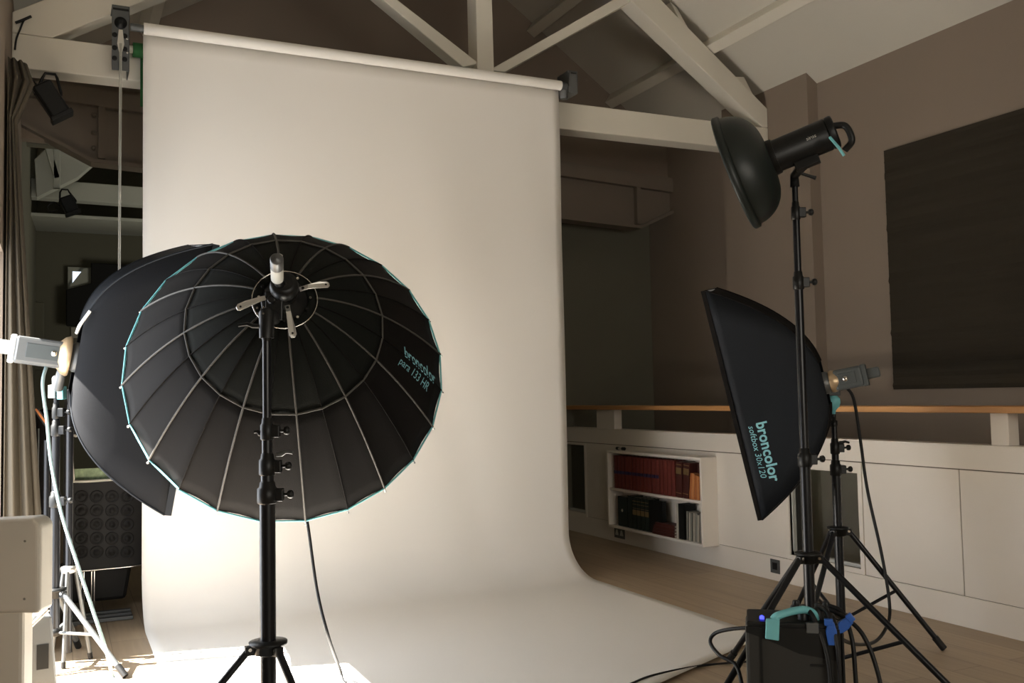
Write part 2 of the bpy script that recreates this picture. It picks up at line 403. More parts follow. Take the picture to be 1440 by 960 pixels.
# far window, black cloth
wf = MB(); A = at(102, 382, 'Y', 12.38); B_ = at(128, 409, 'Y', 12.38)
wf.box((A.x-.05, 12.33, B_.z-.3), (A.x, 12.4, A.z+.05)); wf.box((A.x, 12.33, A.z), (B_.x+.5, 12.4, A.z+.05))
wf.box((A.x, 12.33, B_.z-.3), (B_.x+.5, 12.4, B_.z-.25)); wf.box((B_.x+.45, 12.33, B_.z-.25), (B_.x+.5, 12.4, A.z))
f = struct('window_3', wf, 'farwhite')
build('glass_pane', MB().box((A.x, 12.36, B_.z-.25), (B_.x+.45, 12.37, A.z)), 'skyglass', f)
q1, q2, q3, q4 = at(118, 377, 'Y', 12.28), at(132, 377, 'Y', 12.28), at(132, 412, 'Y', 12.28), at(99, 401, 'Y', 12.28)
bl = MB().prism([q1, q2, q3, at(94, 409, 'Y', 12.28), q4], (0, .04, 0))
tag(build('sloping_board', bl, 'farwhite'), 'olive sloping board across the small bright window far left', 'board')
pts = [at(*q, 'Y', 12.22) for q in ((128, 369), (260, 377), (260, 470), (93, 458), (93, 407), (128, 398))]
tag(build('black_cloth', MB().prism(pts, (0, .05, 0)), 'studblack', bevel=.01), 'matt black cloth hung below the small far window', 'cloth')
wp = [at(*q, 'Y', 12.2) for q in ((42, 425), (62, 425), (62, 520), (42, 520))]
tag(build('wall_panel', MB().prism(wp, (0, .1, 0)), 'far', bevel=.01), 'narrow olive grey wall panel just right of the curtain', 'panel')
wp = [at(*q, 'Y', 12.38) for q in ((100, 460), (112, 460), (112, 475), (100, 475))]
tag(build('striped_card', MB().prism(wp, (0, .02, 0)), 'pages'), 'small pale card below the black cloth', 'card')

# ------------------------------------------------------------------ wall hanging on the outer wall
q = MB(); z0, z1 = 1.215, 2.872
n = 60; vs = []; fs = []
for i in range(n+1):
    z = z0+(z1-z0)*i/n; off = .02+.004*math.sin(i*1.9)+.006*math.exp(-((i % 13)-1)**2)
    for y in (0.6, 4.83): vs.append(V(WR-off, y, z))
for i in range(n): fs.append((2*i, 2*i+1, 2*i+3, 2*i+2))
q.add(vs, fs, False)
q.box((WR-.012, .6, z0), (WR-.001, 4.83, z1))
for y in (.6, 4.83): 
    q.prism([(WR-.02, y-.0015, z0), (WR-.001, y-.0015, z0), (WR-.001, y-.0015, z1), (WR-.02, y-.0015, z1)], (0, .003, 0))
tag(build('wall_hanging', q, 'panel_fabric'), 'large dark brown fabric panel with faint horizontal creases on the right wall', 'wall hanging')

# ------------------------------------------------------------------ paper backdrop
PL, PR, PY = .425, 3.13, 5.775
bd = thing('paper_backdrop', (1.78, PY, 0), 'wide off-white seamless paper sweep hanging from its roll onto the floor', 'backdrop')
RC_, RRAD = 3.360, .033
build('paper_roll', MB().lathe((PL, PY-RRAD, RC_), (1, 0, 0), [(0, RRAD), (PR-PL, RRAD)], 32), 'paper', bd)
build('core_tube', MB().cyl((PL-.07, PY-RRAD+.004, RC_), (PR+.05, PY-RRAD+.004, RC_), .022), 'greymetal', bd)
prof = [(PY, RC_)]
for i in range(1, 30): prof.append((PY, RC_-(RC_-.36)*i/29))
rr = .30
for i in range(1, 15):
    a = PI/2*i/14; prof.append((PY+.05*math.sin(a)*0-rr*(1-math.cos(a)), .30+.06*(1-i/14)*0-rr*math.sin(a)+.004))
ye = PY-rr
NX = 48; cols = []
vs = []; fs = []
for j in range(NX+1):
    u = j/NX; x0 = PL+(PR-PL)*u
    yend = 3.87-(3.19-x0)*.46
    P_ = list(prof)
    for i in range(1, 25): P_.append((ye+(yend-ye)*i/24, .004+(.010*max(0, (i-21)/3)**2)))
    for k, (y, z) in enumerate(P_):
        fl = min(1, max(0, (PY-y)/.3)); dn = max(0, min(1, (RC_-z)/3.3))
        wob = .010*math.sin(u*7.5+z*.9)*math.sin(PI*min(1, (RC_-z)/1.2)*.5)*(1-fl)+.006*math.sin(u*23+1+z*1.7)*u*(1-fl)*min(1, (RC_-z)/.5)
        xx = x0+(u)*.07*fl+(u-.1)*.0*dn+(u-.5)*2*.0
        vs.append(V(xx, y-abs(wob), max(z, .003)))
    K = len(P_)
for j in range(NX):
    for k in range(K-1): fs.append((j*K+k, (j+1)*K+k, (j+1)*K+k+1, j*K+k+1))
sh = MB().add(vs, fs, True)
build('paper_sheet', sh, 'paper', bd, solid=.0016)
# green roll
gr = thing('green_paper_roll', (1.78, PY+.09, 3.2), 'bright green paper roll half hidden behind the white one', 'paper roll')
build('paper', MB().lathe((PL-.05, PY+.085, 3.27), (1, 0, 0), [(0, .042), (PR-PL+.03, .042)], 24), 'green', gr)
build('core_tube', MB().cyl((PL-.1, PY+.085, 3.27), (PR+.03, PY+.085, 3.27), .022), 'white', gr)
build('paper_flap', MB().box((PL-.006, PY+.12, 2.95), (PR-.1, PY+.123, 3.27)), 'green', gr)
# left drive bracket with pull cord
kb = thing('roller_bracket', (.305, PY, 3.1), 'perforated silver roller bracket with cord at the left end of the paper roll', 'bracket')
pl = MB(); y = PY-.035
pl.box((.257, y, 3.10), (.35, y+.006, 3.475)); pl.box((.344, y, 3.10), (.35, y+.17, 3.475)); pl.box((.257, y, 3.469), (.35, y+.17, 3.475))
build('plate', pl, 'greymetal', kb, bevel=.002)
build('slot', MB().box((.262, y-.002, 3.445), (.345, y+.001, 3.457)), 'black', kb)
dk = MB(); dk.lathe((.303, y-.002, 3.372), (0, -1, 0), [(0, .034), (.006, .034), (.006, .022), (.02, .020), (.024, .012)], 20); build('drive_wheel', dk, 'black', kb)
for x in (.272, .325):
    for z in (3.30, 3.225, 3.165): build('hole_disc', MB().lathe((x, y-.001, z), (0, -1, 0), [(0, .014), (.004, .014), (.005, .008)], 12), 'studblack', kb)
for z in (3.285, 3.205): build('rivet', MB().lathe((.337, y-.001, z), (0, -1, 0), [(0, .008), (.006, .007), (.009, .003)], 10), 'chrome', kb)
build('chain_fork', MB().prism([(.293, y-.012, 3.33), (.313, y-.012, 3.33), (.322, y-.012, 3.25), (.306, y-.012, 3.18), (.30, y-.012, 3.18), (.285, y-.012, 3.25)], (0, .006, 0)), 'silver', kb)
cd = MB()
for dx in (-.004, .004): cd.tube([(.303+dx, y-.015, 3.25), (.301+dx, y-.016, 2.4), (.300+dx, y-.016, .95)], .0035, 8)
cd.sphere((.300, y-.016, .93), .014)
build('pull_cord', cd, 'cord', kb)
# right bracket
rb = thing('roller_bracket', (PR+.08, PY, 3.3), 'small grey box bracket hooked under the right end of the paper roll', 'bracket')
x0 = PR+.01
bx = MB(); bx.box((x0+.06, PY-.02, 3.325), (x0+.135, PY+.145, 3.485)); build('housing', bx, 'greymetal', rb, bevel=.004)
build('side_plate', MB().prism([(x0+.058, PY-.05, 3.46), (x0+.058, PY+.1, 3.485), (x0+.058, PY+.1, 3.35), (x0+.058, PY-.03, 3.37)], (.006, 0, 0)), 'greymetal', rb)
build('slot', MB().box((x0+.07, PY-.022, 3.462), (x0+.125, PY-.018, 3.472)), 'black', rb)
build('roller_cup', MB().cyl((x0-.002, PY+.03, 3.375), (x0+.06, PY+.03, 3.375), .036), 'greymetal', rb)
build('hook_pin', MB().lathe((x0+.03, PY, 3.37), (0, 0, -1), [(0, .03), (.08, .032), (.09, .024)], 16), 'greymetal', rb)

# ------------------------------------------------------------------ curtain
q = MB(); vs = []; fs = []; NZ = 30; NU = 90
def cxr(z): return -.10-.058*(z-.69) if z < 2.75 else -.22+.0*(z)
for i in range(NZ+1):
    z = .02+(2.93-.02)*i/NZ
    xr = cxr(min(z, 2.7))
    if z > 2.68: xr = -.215+.075*math.sin(PI*min(1, (z-2.68)/.24)*.8)
    for j in range(NU+1):
        u = j/NU; amp = .020+.012*(1-z/3)
        if u < .55:
            t = u/.55; x = -.235+(xr+.235)*t; yy = 5.22+.05*t+amp*math.sin(t*2*PI*2.2+.5*math.sin(z*1.3))
        else:
            t = (u-.55)/.45; x = xr-.05*t+amp*math.sin(t*2*PI*2.5); yy = 5.27+.42*t
        vs.append(V(x, yy, z))
for i in range(NZ):
    for j in range(NU): a = i*(NU+1)+j; fs.append((a, a+1, a+NU+2, a+NU+1))
q.add(vs, fs, True)
tag(build('curtain', q, 'curtain', solid=.004, recalc=False), 'brown floor-length curtain bunched at the left edge', 'curtain')

# ------------------------------------------------------------------ hanging spots
def spot(name, base, axis, L, r, label, hook, cable=None):
    t = thing(name, base, label, 'spotlight')
    a = Vector(axis).normalized(); base = Vector(base)
    side = a.cross(V(0, -1, 0)).normalized() if abs(a.y) < .9 else V(1, 0, 0)
    u = CR.copy()
    fr = (base, (V(1, 0, 0)-a*a.x).normalized(), a.cross((V(1, 0, 0)-a*a.x).normalized()), a)
    b = MB(); b.box((-r, -r*.8, -L/2), (r, r*.8, L/2), fr); build('lamp_body', b, 'black', t, bevel=r*.25)
    fn = MB()
    for k in range(4): fn.box((-r*.95, -r*1.0, -L*.45+k*L*.12), (r*.95, -r*.8, -L*.45+k*L*.12+.008), fr)
    build('cooling_fin', fn, 'studblack', t)
    b = MB(); b.box((-r*1.15, -r*.95, L/2-.01), (r*1.15, r*.95, L/2+.015), fr); build('front_bezel', b, 'black', t, bevel=.004)
    h = Vector(hook)
    y = MB().tube([base+fr[1]*r*1.05, base+fr[1]*r*1.05+V(0, 0, .02), h+V(.03, 0, -.02), h+V(.02, 0, 0), h+V(-.03, 0, 0), h+V(-.045, 0, -.03), base-fr[1]*r*1.05-a*L*.3], .008, 8, flat=.6)
    build('yoke', y, 'black', t)
    if cable: build('cable', MB().tube(smooth_path(cable), .005, 8), 'cable', t)
    return t
Ys = 5.86
b0 = at(72, 141, 'Y', Ys); d0 = at(86, 162, 'Y', Ys)-at(58, 120, 'Y', Ys)
spot('ceiling_spotlight', b0, d0, .20, .055, 'black spotlight hanging under the left end of the white tie beam', at(72, 104, 'Y', Ys),
     [at(54, 122, 'Y', Ys), at(42, 108, 'Y', Ys), at(28, 94, 'Y', Ys), at(18, 82, 'Y', Ys+.03)])
b0 = at(97, 288, 'Y', 9.6); d0 = at(104, 300, 'Y', 9.6)-at(92, 275, 'Y', 9.6)
spot('ceiling_spotlight', b0, d0, .16, .06, 'smaller far black spotlight below the grey beam of the room beyond', at(92, 274, 'Y', 9.6)+V(0, 0, .05),
     [at(85, 290, 'Y', 9.6), at(76, 284, 'Y', 9.6), at(67, 290, 'Y', 9.6), at(70, 297, 'Y', 9.6), at(80, 295, 'Y', 9.6)])
wc = MB().tube(smooth_path([at(38, 25, 'Y', 5.90), at(33, 30, 'Y', 5.90), at(28, 42, 'Y', 5.90), at(23, 55, 'Y', 5.90), at(21, 70, 'Y', 5.90)]), .005, 8)
wc.tube([at(22, 32, 'Y', 5.89), at(30, 29, 'Y', 5.89), at(44, 23, 'Y', 5.89)], .008, 8)
tag(build('wall_cable', wc, 'cable'), 'thin black cable on the white rafter at the top left corner', 'cable')

# ------------------------------------------------------------------ bookcase set in the parapet
SX0 = 4.055; SY0, SY1, SZ0, SZ1 = 5.52, 6.80, .145, .765; th = .02; BKX = PX+.10
bc = thing('bookcase', (4.1, 6.15, SZ0), 'white two-shelf box bookcase projecting from the white half wall', 'bookcase')
build('side_panel', MB().box((SX0, SY0, SZ0), (BKX, SY0+th, SZ1)), 'panel', bc, bevel=.002)
build('side_panel', MB().box((SX0, SY1-th, SZ0), (BKX, SY1, SZ1)), 'panel', bc, bevel=.002)
build('top_panel', MB().box((SX0, SY0+th, SZ1-th), (BKX, SY1-th, SZ1)), 'panel', bc, bevel=.002)
build('bottom_panel', MB().box((SX0, SY0+th, SZ0), (BKX, SY1-th, SZ0+th)), 'panel', bc, bevel=.002)
SM = .452
build('shelf', MB().box((SX0+.01, SY0+th, SM-.01), (PX, SY1-th, SM+.01)), 'panel', bc, bevel=.002)
build('back_panel', MB().box((PX+.0, SY0+th, SZ0+th), (BKX, SY1-th, SZ1-th)), 'panel', bc)
def book_mesh(w, h, d, mats, bands=(), round_=True):   # spine faces -X, width along Y, origin at bottom centre of the spine side
    b = MB(); b.cur = 0
    b.box((0.004, -w/2, 0), (d, -w/2+.002, h)); b.box((0.004, w/2-.002, 0), (d, w/2, h))
    n = 5; pts = []
    for i in range(n+1):
        t = -1+2*i/n; pts.append((.004-(.004 if round_ else 0)*math.cos(t*PI/2), t*w/2, 0))
    b.prism(pts+[(.006, w/2, 0), (.006, -w/2, 0)], (0, 0, h))
    b.cur = 1; b.box((.006, -w/2+.002, .003), (d-.004, w/2-.002, h-.003))
    for z0, z1, mi in bands:
        b.cur = mi; b.box((-.0008, -w/2*.86, z0), (.004, w/2*.86, z1))
    return b
def mk_book(name, mesh, mats, loc, label, group, tilt=0, cat='book'):
    o = build(name, mesh, mats, origin=(0, 0, 0)); o.location = loc; o.rotation_euler = (tilt, 0, 0)
    tag(o, label, cat, group); return o
def dup(o, loc, tilt=0, sc=(1, 1, 1), label=None):
    c = o.copy(); COL.objects.link(c); c.location = loc; c.rotation_euler = (tilt, 0, 0); c.scale = sc
    if label: c['label'] = label
    return c
zt = SM+.0105; xs = SX0+.022
y = SY1-th-.05-.014
w = .0385
o = None; G1 = 'red volumes in the row on the upper shelf'
def px_y(x, yy, X): return at(x, yy, 'X', X).y
yA, yB = px_y(863, 660, xs), px_y(926, 660, xs)
nb = 12; w = (yA-yB)/nb
mesh = book_mesh(w*.96, .262, .105, None, [(.118, .142, 2)])
for i in range(nb):
    yy = yA-w*(i+.5)
    if o is None: o = mk_book('encyclopedia_volume', mesh, ['red', 'pages', 'band'], (xs, yy, zt), 'dark red volume with a navy spine band in the left run on the upper shelf', G1)
    else: dup(o, (xs+random.uniform(0, .003), yy, zt))
yC = px_y(948, 660, xs); nb2 = 4; w2 = (yB-yC)/nb2
mesh = book_mesh(w2*.94, .262, .105, None, [(.20, .204, 0)])
o = None
for i in range(nb2):
    yy = yB-w2*(i+.5); tl = .0
    if o is None: o = mk_book('red_book', mesh, ['red', 'pages'], (xs, yy, zt), 'plain red book without a band, right of the navy-banded volumes', 'plain red books on the upper shelf')
    else: dup(o, (xs+.001, yy, zt))
yD = px_y(966, 660, xs)
w3 = (yC-yD)/2
mesh = book_mesh(w3*.9, .258, .105, None, [(.17, .215, 2), (.235, .240, 2), (.03, .035, 2)])
o = mk_book('leather_book', mesh, ['darkred', 'pages', 'gilt'], (xs, yC-w3*.55, zt), 'dark red leather book with gilt spine panels, left of its twin, upper shelf', 'gilt leather books on the upper shelf', .05)
dup(o, (xs, yC-w3*1.6, zt), .09, label='dark red leather book with gilt spine panels, leaning beside the orange books')
yE = px_y(983, 660, xs); yF = px_y(965, 660, xs)
ww = (yF-yE)/5
mesh = book_mesh(ww*.92, .185, .05, None, [(.15, .155, 0)])
labs = ['leftmost leaning orange paperback on the upper shelf', 'second orange paperback from the left on the upper shelf', 'middle one of the five orange paperbacks', 'fourth orange paperback from the left on the upper shelf', 'rightmost orange paperback against the bookcase end panel']
o = None
for i in range(5):
    yy = yF-ww*(i+.3)-.015
    if o is None: o = mk_book('orange_paperback', mesh, ['orange', 'pages'], (xs+.005, yy, zt), labs[0], 'orange paperbacks on the upper shelf', .14)
    elif i == 1: o2 = mk_book('orange_paperback', mesh, ['orange2', 'pages'], (xs+.003, yy, zt), labs[1], 'orange paperbacks on the upper shelf', .11)
    else: dup(o if i % 2 == 0 else o2, (xs+.005, yy, zt), .14-.03*i, (1, 1, 1-.03*i), labs[i])
# dark tall book behind the orange ones
mk_book('leather_book', book_mesh(.11, .250, .045, None, []), ['darkred', 'pages'], (xs+.066, yE+.058, zt), 'large dark red book standing behind the orange paperbacks', None)
# lower shelf
zb = SZ0+th+.0005
def ylo(px): return px_y(px, 710, xs)
a_, b_ = ylo(868), ylo(882)
f = mk_book('ring_binder', book_mesh((a_-b_)*.95, .235, .105, None, [], False), ['bgreen', 'pages'], (xs, (a_+b_)/2, zb), 'dark green ring binder with a pale round finger hole, left on lower shelf', None, cat='binder')
build_o = MB().lathe((xs-.001, (a_+b_)/2, zb+.115), (-1, 0, 0), [(0, .012), (.003, .011), (.003, .006)], 14)
hole = build('finger_ring', build_o, 'pages'); hole.parent = f; hole.location = V(-.002, 0, .115)
c_ = ylo(889)
mk_book('dark_green_book', book_mesh((b_-c_)*.95, .25, .105, None, []), ['bgreen', 'pages'], (xs, (b_+c_)/2, zb), 'plain black-green book between ring binder and gilt-lined green books', None)
d_ = ylo(912); w4 = (c_-d_)/4
mesh = book_mesh(w4*.93, .245, .10, None, [(.11, .15, 2), (.16, .163, 2), (.19, .193, 2), (.215, .219, 2)])
labs = ['dark green book with gilt spine lines, leftmost of four alike', 'second gilt-lined dark green book from the left', 'third gilt-lined dark green book from the left', 'rightmost gilt-lined dark green book beside the black box file']
o = None
for i in range(4):
    yy = c_-w4*(i+.5)
    if o is None: o = mk_book('green_gilt_book', mesh, ['bgreen', 'pages', 'gilt'], (xs, yy, zb), labs[0], 'gilt-lined green books on the lower shelf')
    else: dup(o, (xs, yy, zb), label=labs[i])
e_ = ylo(930)
mk_book('box_file', book_mesh((d_-e_)*.96, .245, .045, None, [], False), ['black', 'studblack'], (xs, (d_+e_)/2, zb), 'wide black box file in the middle of the lower shelf', None, cat='file')
# flat pile
g1, g2 = ylo(916), ylo(951)
for k, (dx, hh, lab) in enumerate(((0, .022, 'bottom dark red book of the flat pile on the lower shelf'), (.008, .02, 'second dark red book from the bottom of the flat pile'), (.016, .024, 'third dark red book of the flat pile'), (.03, .02, 'top dark red book of the flat pile on the lower shelf'))):
    q = MB(); z = zb+sum((.023, .021, .025)[:k]); y0, y1 = g2+.01, g1-.03-dx*1.2
    xo = xs-.018
    q.box((xo, y0, z), (xo+.012, y1, z+hh)) if False else None
    q.box((xo+.001*k, y0, z), (xo+.10, y1, z+.003)); q.box((xo+.001*k, y0, z+hh-.003), (xo+.10, y1, z+hh)); q.box((xo+.001*k, y0, z+.003), (xo+.005+.001*k, y1, z+hh-.003))
    q.cur = 1; q.box((xo+.006+.001*k, y0+.003, z+.003), (xo+.098, y1-.003, z+hh-.003))
    tag(build('flat_book', q, ['darkred', 'pages'], bevel=.001, bseg=1), lab, 'book', 'dark red books lying in a pile on the lower shelf')
h_ = ylo(954); i_ = ylo(958)
mk_book('slim_folder', book_mesh((ylo(951)-h_)*.9, .25, .105, None, [], False), ['pages', 'pages'], (xs-.01, (ylo(951)+h_)/2, zb), 'slim upright white folder right of the flat pile', None, .02, 'folder')
mk_book('black_folder', book_mesh((h_-ylo(963))*.9, .252, .105, None, [], False), ['black', 'studblack'], (xs-.008, (h_+ylo(963))/2, zb), 'thick upright black folder left of the grey magazines', None, 0, 'folder')
k0, k1 = ylo(963), SY0+th+.004
nm = 8; wm = (k0-k1)/nm
mesh = book_mesh(wm*.7, .205, .10, None, [], False)
mesh2 = book_mesh(wm*.55, .20, .10, None, [], False)
pos = ['first', 'second', 'third', 'fourth', 'fifth', 'sixth', 'seventh', 'eighth']
om = mk_book('magazine', mesh, ['grey', 'pages'], (xs, k0-wm*.5, zb), 'first grey magazine from the left in the leaning row on the lower shelf', 'magazines leaning on the lower shelf', .03, 'magazine')
on = mk_book('magazine', mesh2, ['pages', 'pages'], (xs, k0-wm*1.5, zb), 'second magazine from the left, pale, in the leaning row on the lower shelf', 'magazines leaning on the lower shelf', .05, 'magazine')
for i in range(2, nm):
    src = om if i % 2 == 0 else on
    dup(src, (xs+random.uniform(-.004, .006), k0-wm*(i+.45), zb), .02+.008*i*(1 if i < 6 else .4), (1, 1, 1-.02*(i % 3)),
        '%s %s magazine from the left in the leaning row on the lower shelf' % (pos[i], 'grey' if i % 2 == 0 else 'pale'))
# small spool on top
sp = at(873, 628, 'X', SX0+.06); sy = sp.y
q = MB(); q.lathe((SX0+.06, sy-.05, SZ1+.014), (0, 1, 0), [(0, .010), (.1, .010)], 14)
q.cur = 1
q.lathe((SX0+.06, sy-.055, SZ1+.0145), (0, 1, 0), [(0, .0135), (.03, .0135)], 14); q.lathe((SX0+.06, sy+.03, SZ1+.0145), (0, 1, 0), [(0, .0135), (.03, .0135)], 14)
tag(build('small_roll', q, ['pages', 'black']), 'tiny pale roll with black ends on top of the bookcase', 'roll')

# sockets
def socket(yc, zc, w, h, label, double):
    t = thing('power_socket', (PX-.002, yc, zc), label, 'socket')
    build('face_plate', MB().box((PX-.008, yc-w/2, zc-h/2), (PX-.0025, yc+w/2, zc+h/2)), 'greymetal', t, bevel=.0015, bseg=1)
    for dy in ((-.036, .036) if double else (0,)):
        ww = .026 if double else .022
        build('insert', MB().prism([(PX-.0095, yc+dy-ww, zc-.02), (PX-.0095, yc+dy+ww, zc-.02), (PX-.0095, yc+dy+(ww if not double else ww*.4), zc+.024), (PX-.0095, yc+dy-(ww if not double else ww*.4), zc+.024)], (.003, 0, 0)), 'black' if not double else 'ltgrey', t)
socket(6.835, .078, .16, .086, 'double metal power socket below the left end of the bookcase', True)
socket(4.935, .092, .088, .088, 'single square metal socket low on the skirting right of the bookcase', False)

# ------------------------------------------------------------------ light stands
def knob(parent, name, o, d, L=.03, r=.011, mt='black'):
    d = Vector(d).normalized(); o = Vector(o)
    q = MB(); q.cyl(o, o+d*L, r*.45, 8); q.lathe(o+d*L, d, [(0, r), (.006, r*1.25), (.014, r*1.25), (.018, r*.8)], 10)
    return build(name, q, mt, parent)
def lever(parent, name, o, d, L=.05, mt='black'):
    d = Vector(d).normalized(); o = Vector(o)
    q = MB(); q.tube([o, o+d*L*.35, o+d*L*.6+V(0, 0, .006), o+d*L], [.007, .008, .006, .005], 8)
    return build(name, q, mt, parent)
def light_stand(label, bx, by, hubz, ztop, secs, az, fr, rad=.018, legr=.011, steel='blackmetal', hubm='black', lowz=.16, legm=None):
    legm = legm or steel
    t = thing('light_stand', (bx, by, 0), label, 'light stand')
    zs = [lowz]+secs+[ztop]
    r = rad
    for i in range(len(zs)-1):
        build('pole_section', MB().cyl((bx, by, zs[i]), (bx, by, zs[i+1]), r, 20), steel, t)
        if i < len(zs)-2:
            z = zs[i+1]; rc = r*1.3
            co = build('locking_collar', MB().lathe((bx, by, z-.045), (0, 0, 1), [(0, r*1.1), (.004, rc), (.05, rc), (.056, rc*.8), (.07, rc*.75), (.075, r*.8)], 20), hubm, t)
            fr_ = MB().box((-.012, -.014, -.02), (rc+.02, .014, .02), (V(bx, by, z-.015), CR, F, V(0, 0, 1))); build('clamp_lug', fr_, hubm, t, bevel=.003)
            k = knob(co, 'knob', (bx, by, z-.015)+CR*0 if False else V(bx, by, z-.015)+CR*(rc+.012), CR+V(0, 0, .05), .022)
            r *= .82
    build('spigot', MB().lathe((bx, by, ztop), (0, 0, 1), [(0, r), (.01, r*1.2), (.03, r*1.2), (.032, r*.7), (.06, r*.7)], 16), hubm, t)
    build('hub', MB().lathe((bx, by, hubz-.035), (0, 0, 1), [(0, rad*1.2), (.006, rad*1.9), (.03, rad*1.9), (.034, rad*2.4), (.044, rad*2.4), (.048, rad*1.2)], 24), hubm, t)
    build('lower_ring', MB().lathe((bx, by, lowz), (0, 0, 1), [(0, rad*1.1), (.004, rad*1.6), (.03, rad*1.6), (.034, rad*1.1)], 20), hubm, t)
    for a in az:
        if isinstance(a, tuple): a, f_ = a
        else: f_ = fr
        d = V(math.cos(a), math.sin(a), 0); s = V(-d.y, d.x, 0)
        A = V(bx, by, hubz-.01)+d*(rad*2.3); B = V(bx, by, 0)+d*f_+V(0, 0, .018)
        lug = MB().box((rad*1.2, -.013, -.018), (rad*2.9, .013, .012), (V(bx, by, hubz-.012), d, s, V(0, 0, 1)))
        build('leg_lug', lug, hubm, t, bevel=.003)
        lg = build('leg', MB().cyl(A, B, legr, 12), legm, t)
        dd = (B-A).normalized()
        build('rubber_foot', MB().cyl(B-dd*.05, B+dd*.012, legr*1.3, 12), 'cable', lg)
        build('pivot_bolt', MB().lathe(A+s*.0-V(0, 0, 0)-s*.015, s, [(0, .006), (.03, .006)], 8), 'chrome', lg)
        m1 = A+(B-A)*.52; m0 = V(bx, by, lowz+.016)+d*rad*1.5
        build('leg_brace', MB().tube([m0, m1], legr*.62, 8, flat=1.3), legm, t)
    return t
def camdir(beta): v = CR*math.cos(beta)+V(F.x, F.y, 0).normalized()*math.sin(beta); return math.atan2(v.y, v.x)

# --- parabolic umbrella stand
sx, sy = at(377, 905, 'D', 3.15).xy
ztp = at(372, 478, 'D', 3.15).z
zz = lambda y: at(375, y, 'D', 3.15).z
st1 = light_stand('black light stand carrying the large round umbrella, front centre', sx, sy, zz(905), ztp, [zz(690), zz(650), zz(600)],
                  [camdir(R_(-45)), camdir(R_(205)), camdir(R_(85))], .42, rad=.026, legr=.0125, lowz=.10)
lever(st1, 'locking_lever', V(sx, sy, zz(640))+CR*.03, CR+V(0, 0, .12), .055, 'greymetal')
lever(st1, 'locking_lever', V(sx, sy, zz(612))-CR*.015, -CR+V(0, 0, .35), .03)

# --- parabolic umbrella
d = ray(405, 519).normalized(); c0 = CC+ray(405, 519)*3.93
er = (CR-d*CR.dot(d)).normalized(); eu = er.cross(d).normalized()
th_ = R_(23); AX = (d*math.cos(th_)-eu*math.sin(th_)+er*.02).normalized()        # from apex to mouth
E1 = er; E2 = AX.cross(E1).normalized()                                     # E2 roughly downwards or upwards
if E2.z > 0: E2 = -E2                                                        # E2 points down in the mouth plane
RM, DEP = .636, .64
APX = c0-AX*DEP
def pp(s, phi, off=0.):           # s radius fraction, phi measured from the bottom towards the right
    r = RM*s; z = DEP*s**1.9
    n = (AX*(-r)+ (E2*math.cos(phi)+E1*math.sin(phi))*(DEP*1.9*s**.9/RM)*r) if s > .01 else -AX
    n = ((E2*math.cos(phi)+E1*math.sin(phi))*(1.9*DEP*s**.9/RM)-AX).normalized()
    return APX+AX*z+(E2*math.cos(phi)+E1*math.sin(phi))*r+n*off
um = thing('parabolic_umbrella', (sx, sy, ztp), 'large round black deep umbrella reflector with grey seams and a teal rim, seen from behind', 'studio umbrella')
NR = 24; PH0 = R_(6.2)
ringS = .56
def canopy(s0, s1, ns):
    q = MB(); vs = []; fs = []
    SUB = 4
    for i in range(ns+1):
        s = s0+(s1-s0)*i/ns
        for k in range(NR):
            pa, pb = PH0+2*PI*k/NR, PH0+2*PI*(k+1)/NR
            A, B = pp(s, pa), pp(s, pb)
            for j in range(SUB):
                t = j/SUB; sag = 4*t*(1-t)*.006*s
                mid = A.lerp(B, t)
                axp = APX+AX*(mid-APX).dot(AX); inn = (axp-mid).normalized()
                vs.append(mid+inn*sag)
    n = NR*SUB
    for i in range(ns):
        for j in range(n): a = i*n+j; b = i*n+(j+1) % n; fs.append((a, b, b+n, a+n))
    q.add(vs, fs, True); return q
build('inner_canopy', canopy(.13, ringS, 10), 'fab2', um, solid=.0012)
build('outer_canopy', canopy(ringS, 1.0, 8), 'fab', um, solid=.0012)
# ring seam
rg = MB(); pts = [pp(ringS, PH0+2*PI*k/NR, .003) for k in range(NR)]; rg.tube(pts+[pts[0]], .0042, 6, cap=False); build('ring_seam', rg, 'tape', um)
for k in range(NR):
    ph = PH0+2*PI*k/NR
    grey = k % 2 == 0
    pts = [pp(.17+(1-.17)*i/18, ph, .0025) for i in range(19)]
    build('seam_tape' if grey else 'dark_seam', MB().tube(pts, .0038 if grey else .0022, 6, flat=1.3), 'tape' if grey else 'fab', um)
    a, b = pp(1, ph), pp(.97, ph); dr = (a-b).normalized()
    tp = MB(); tp.tube([pp(.96, ph, -.004), a+dr*.02], .0024, 6); tp.sphere(a+dr*.022, .0045 if k in (17, 18, 19, 20, 21, 16) or grey else .0035, 8)
    build('rib_tip', tp, 'ltgrey' if grey or k > 15 else 'greymetal', um)
rim = MB(); pts = []
for k in range(NR):
    pts += [pp(1, PH0+2*PI*k/NR, .001), ]
rim.tube(pts+[pts[0]], .0042, 6, cap=False); build('rim_piping', rim, 'teal', um)
# inner ribs fanning out from the focusing tube
for k in range(0, NR, 2):
    ph = PH0+2*PI*k/NR
    build('inner_rib', MB().tube([pp(s/10, ph, -.012) for s in range(2, 10)], .003, 6), 'greymetal', um)
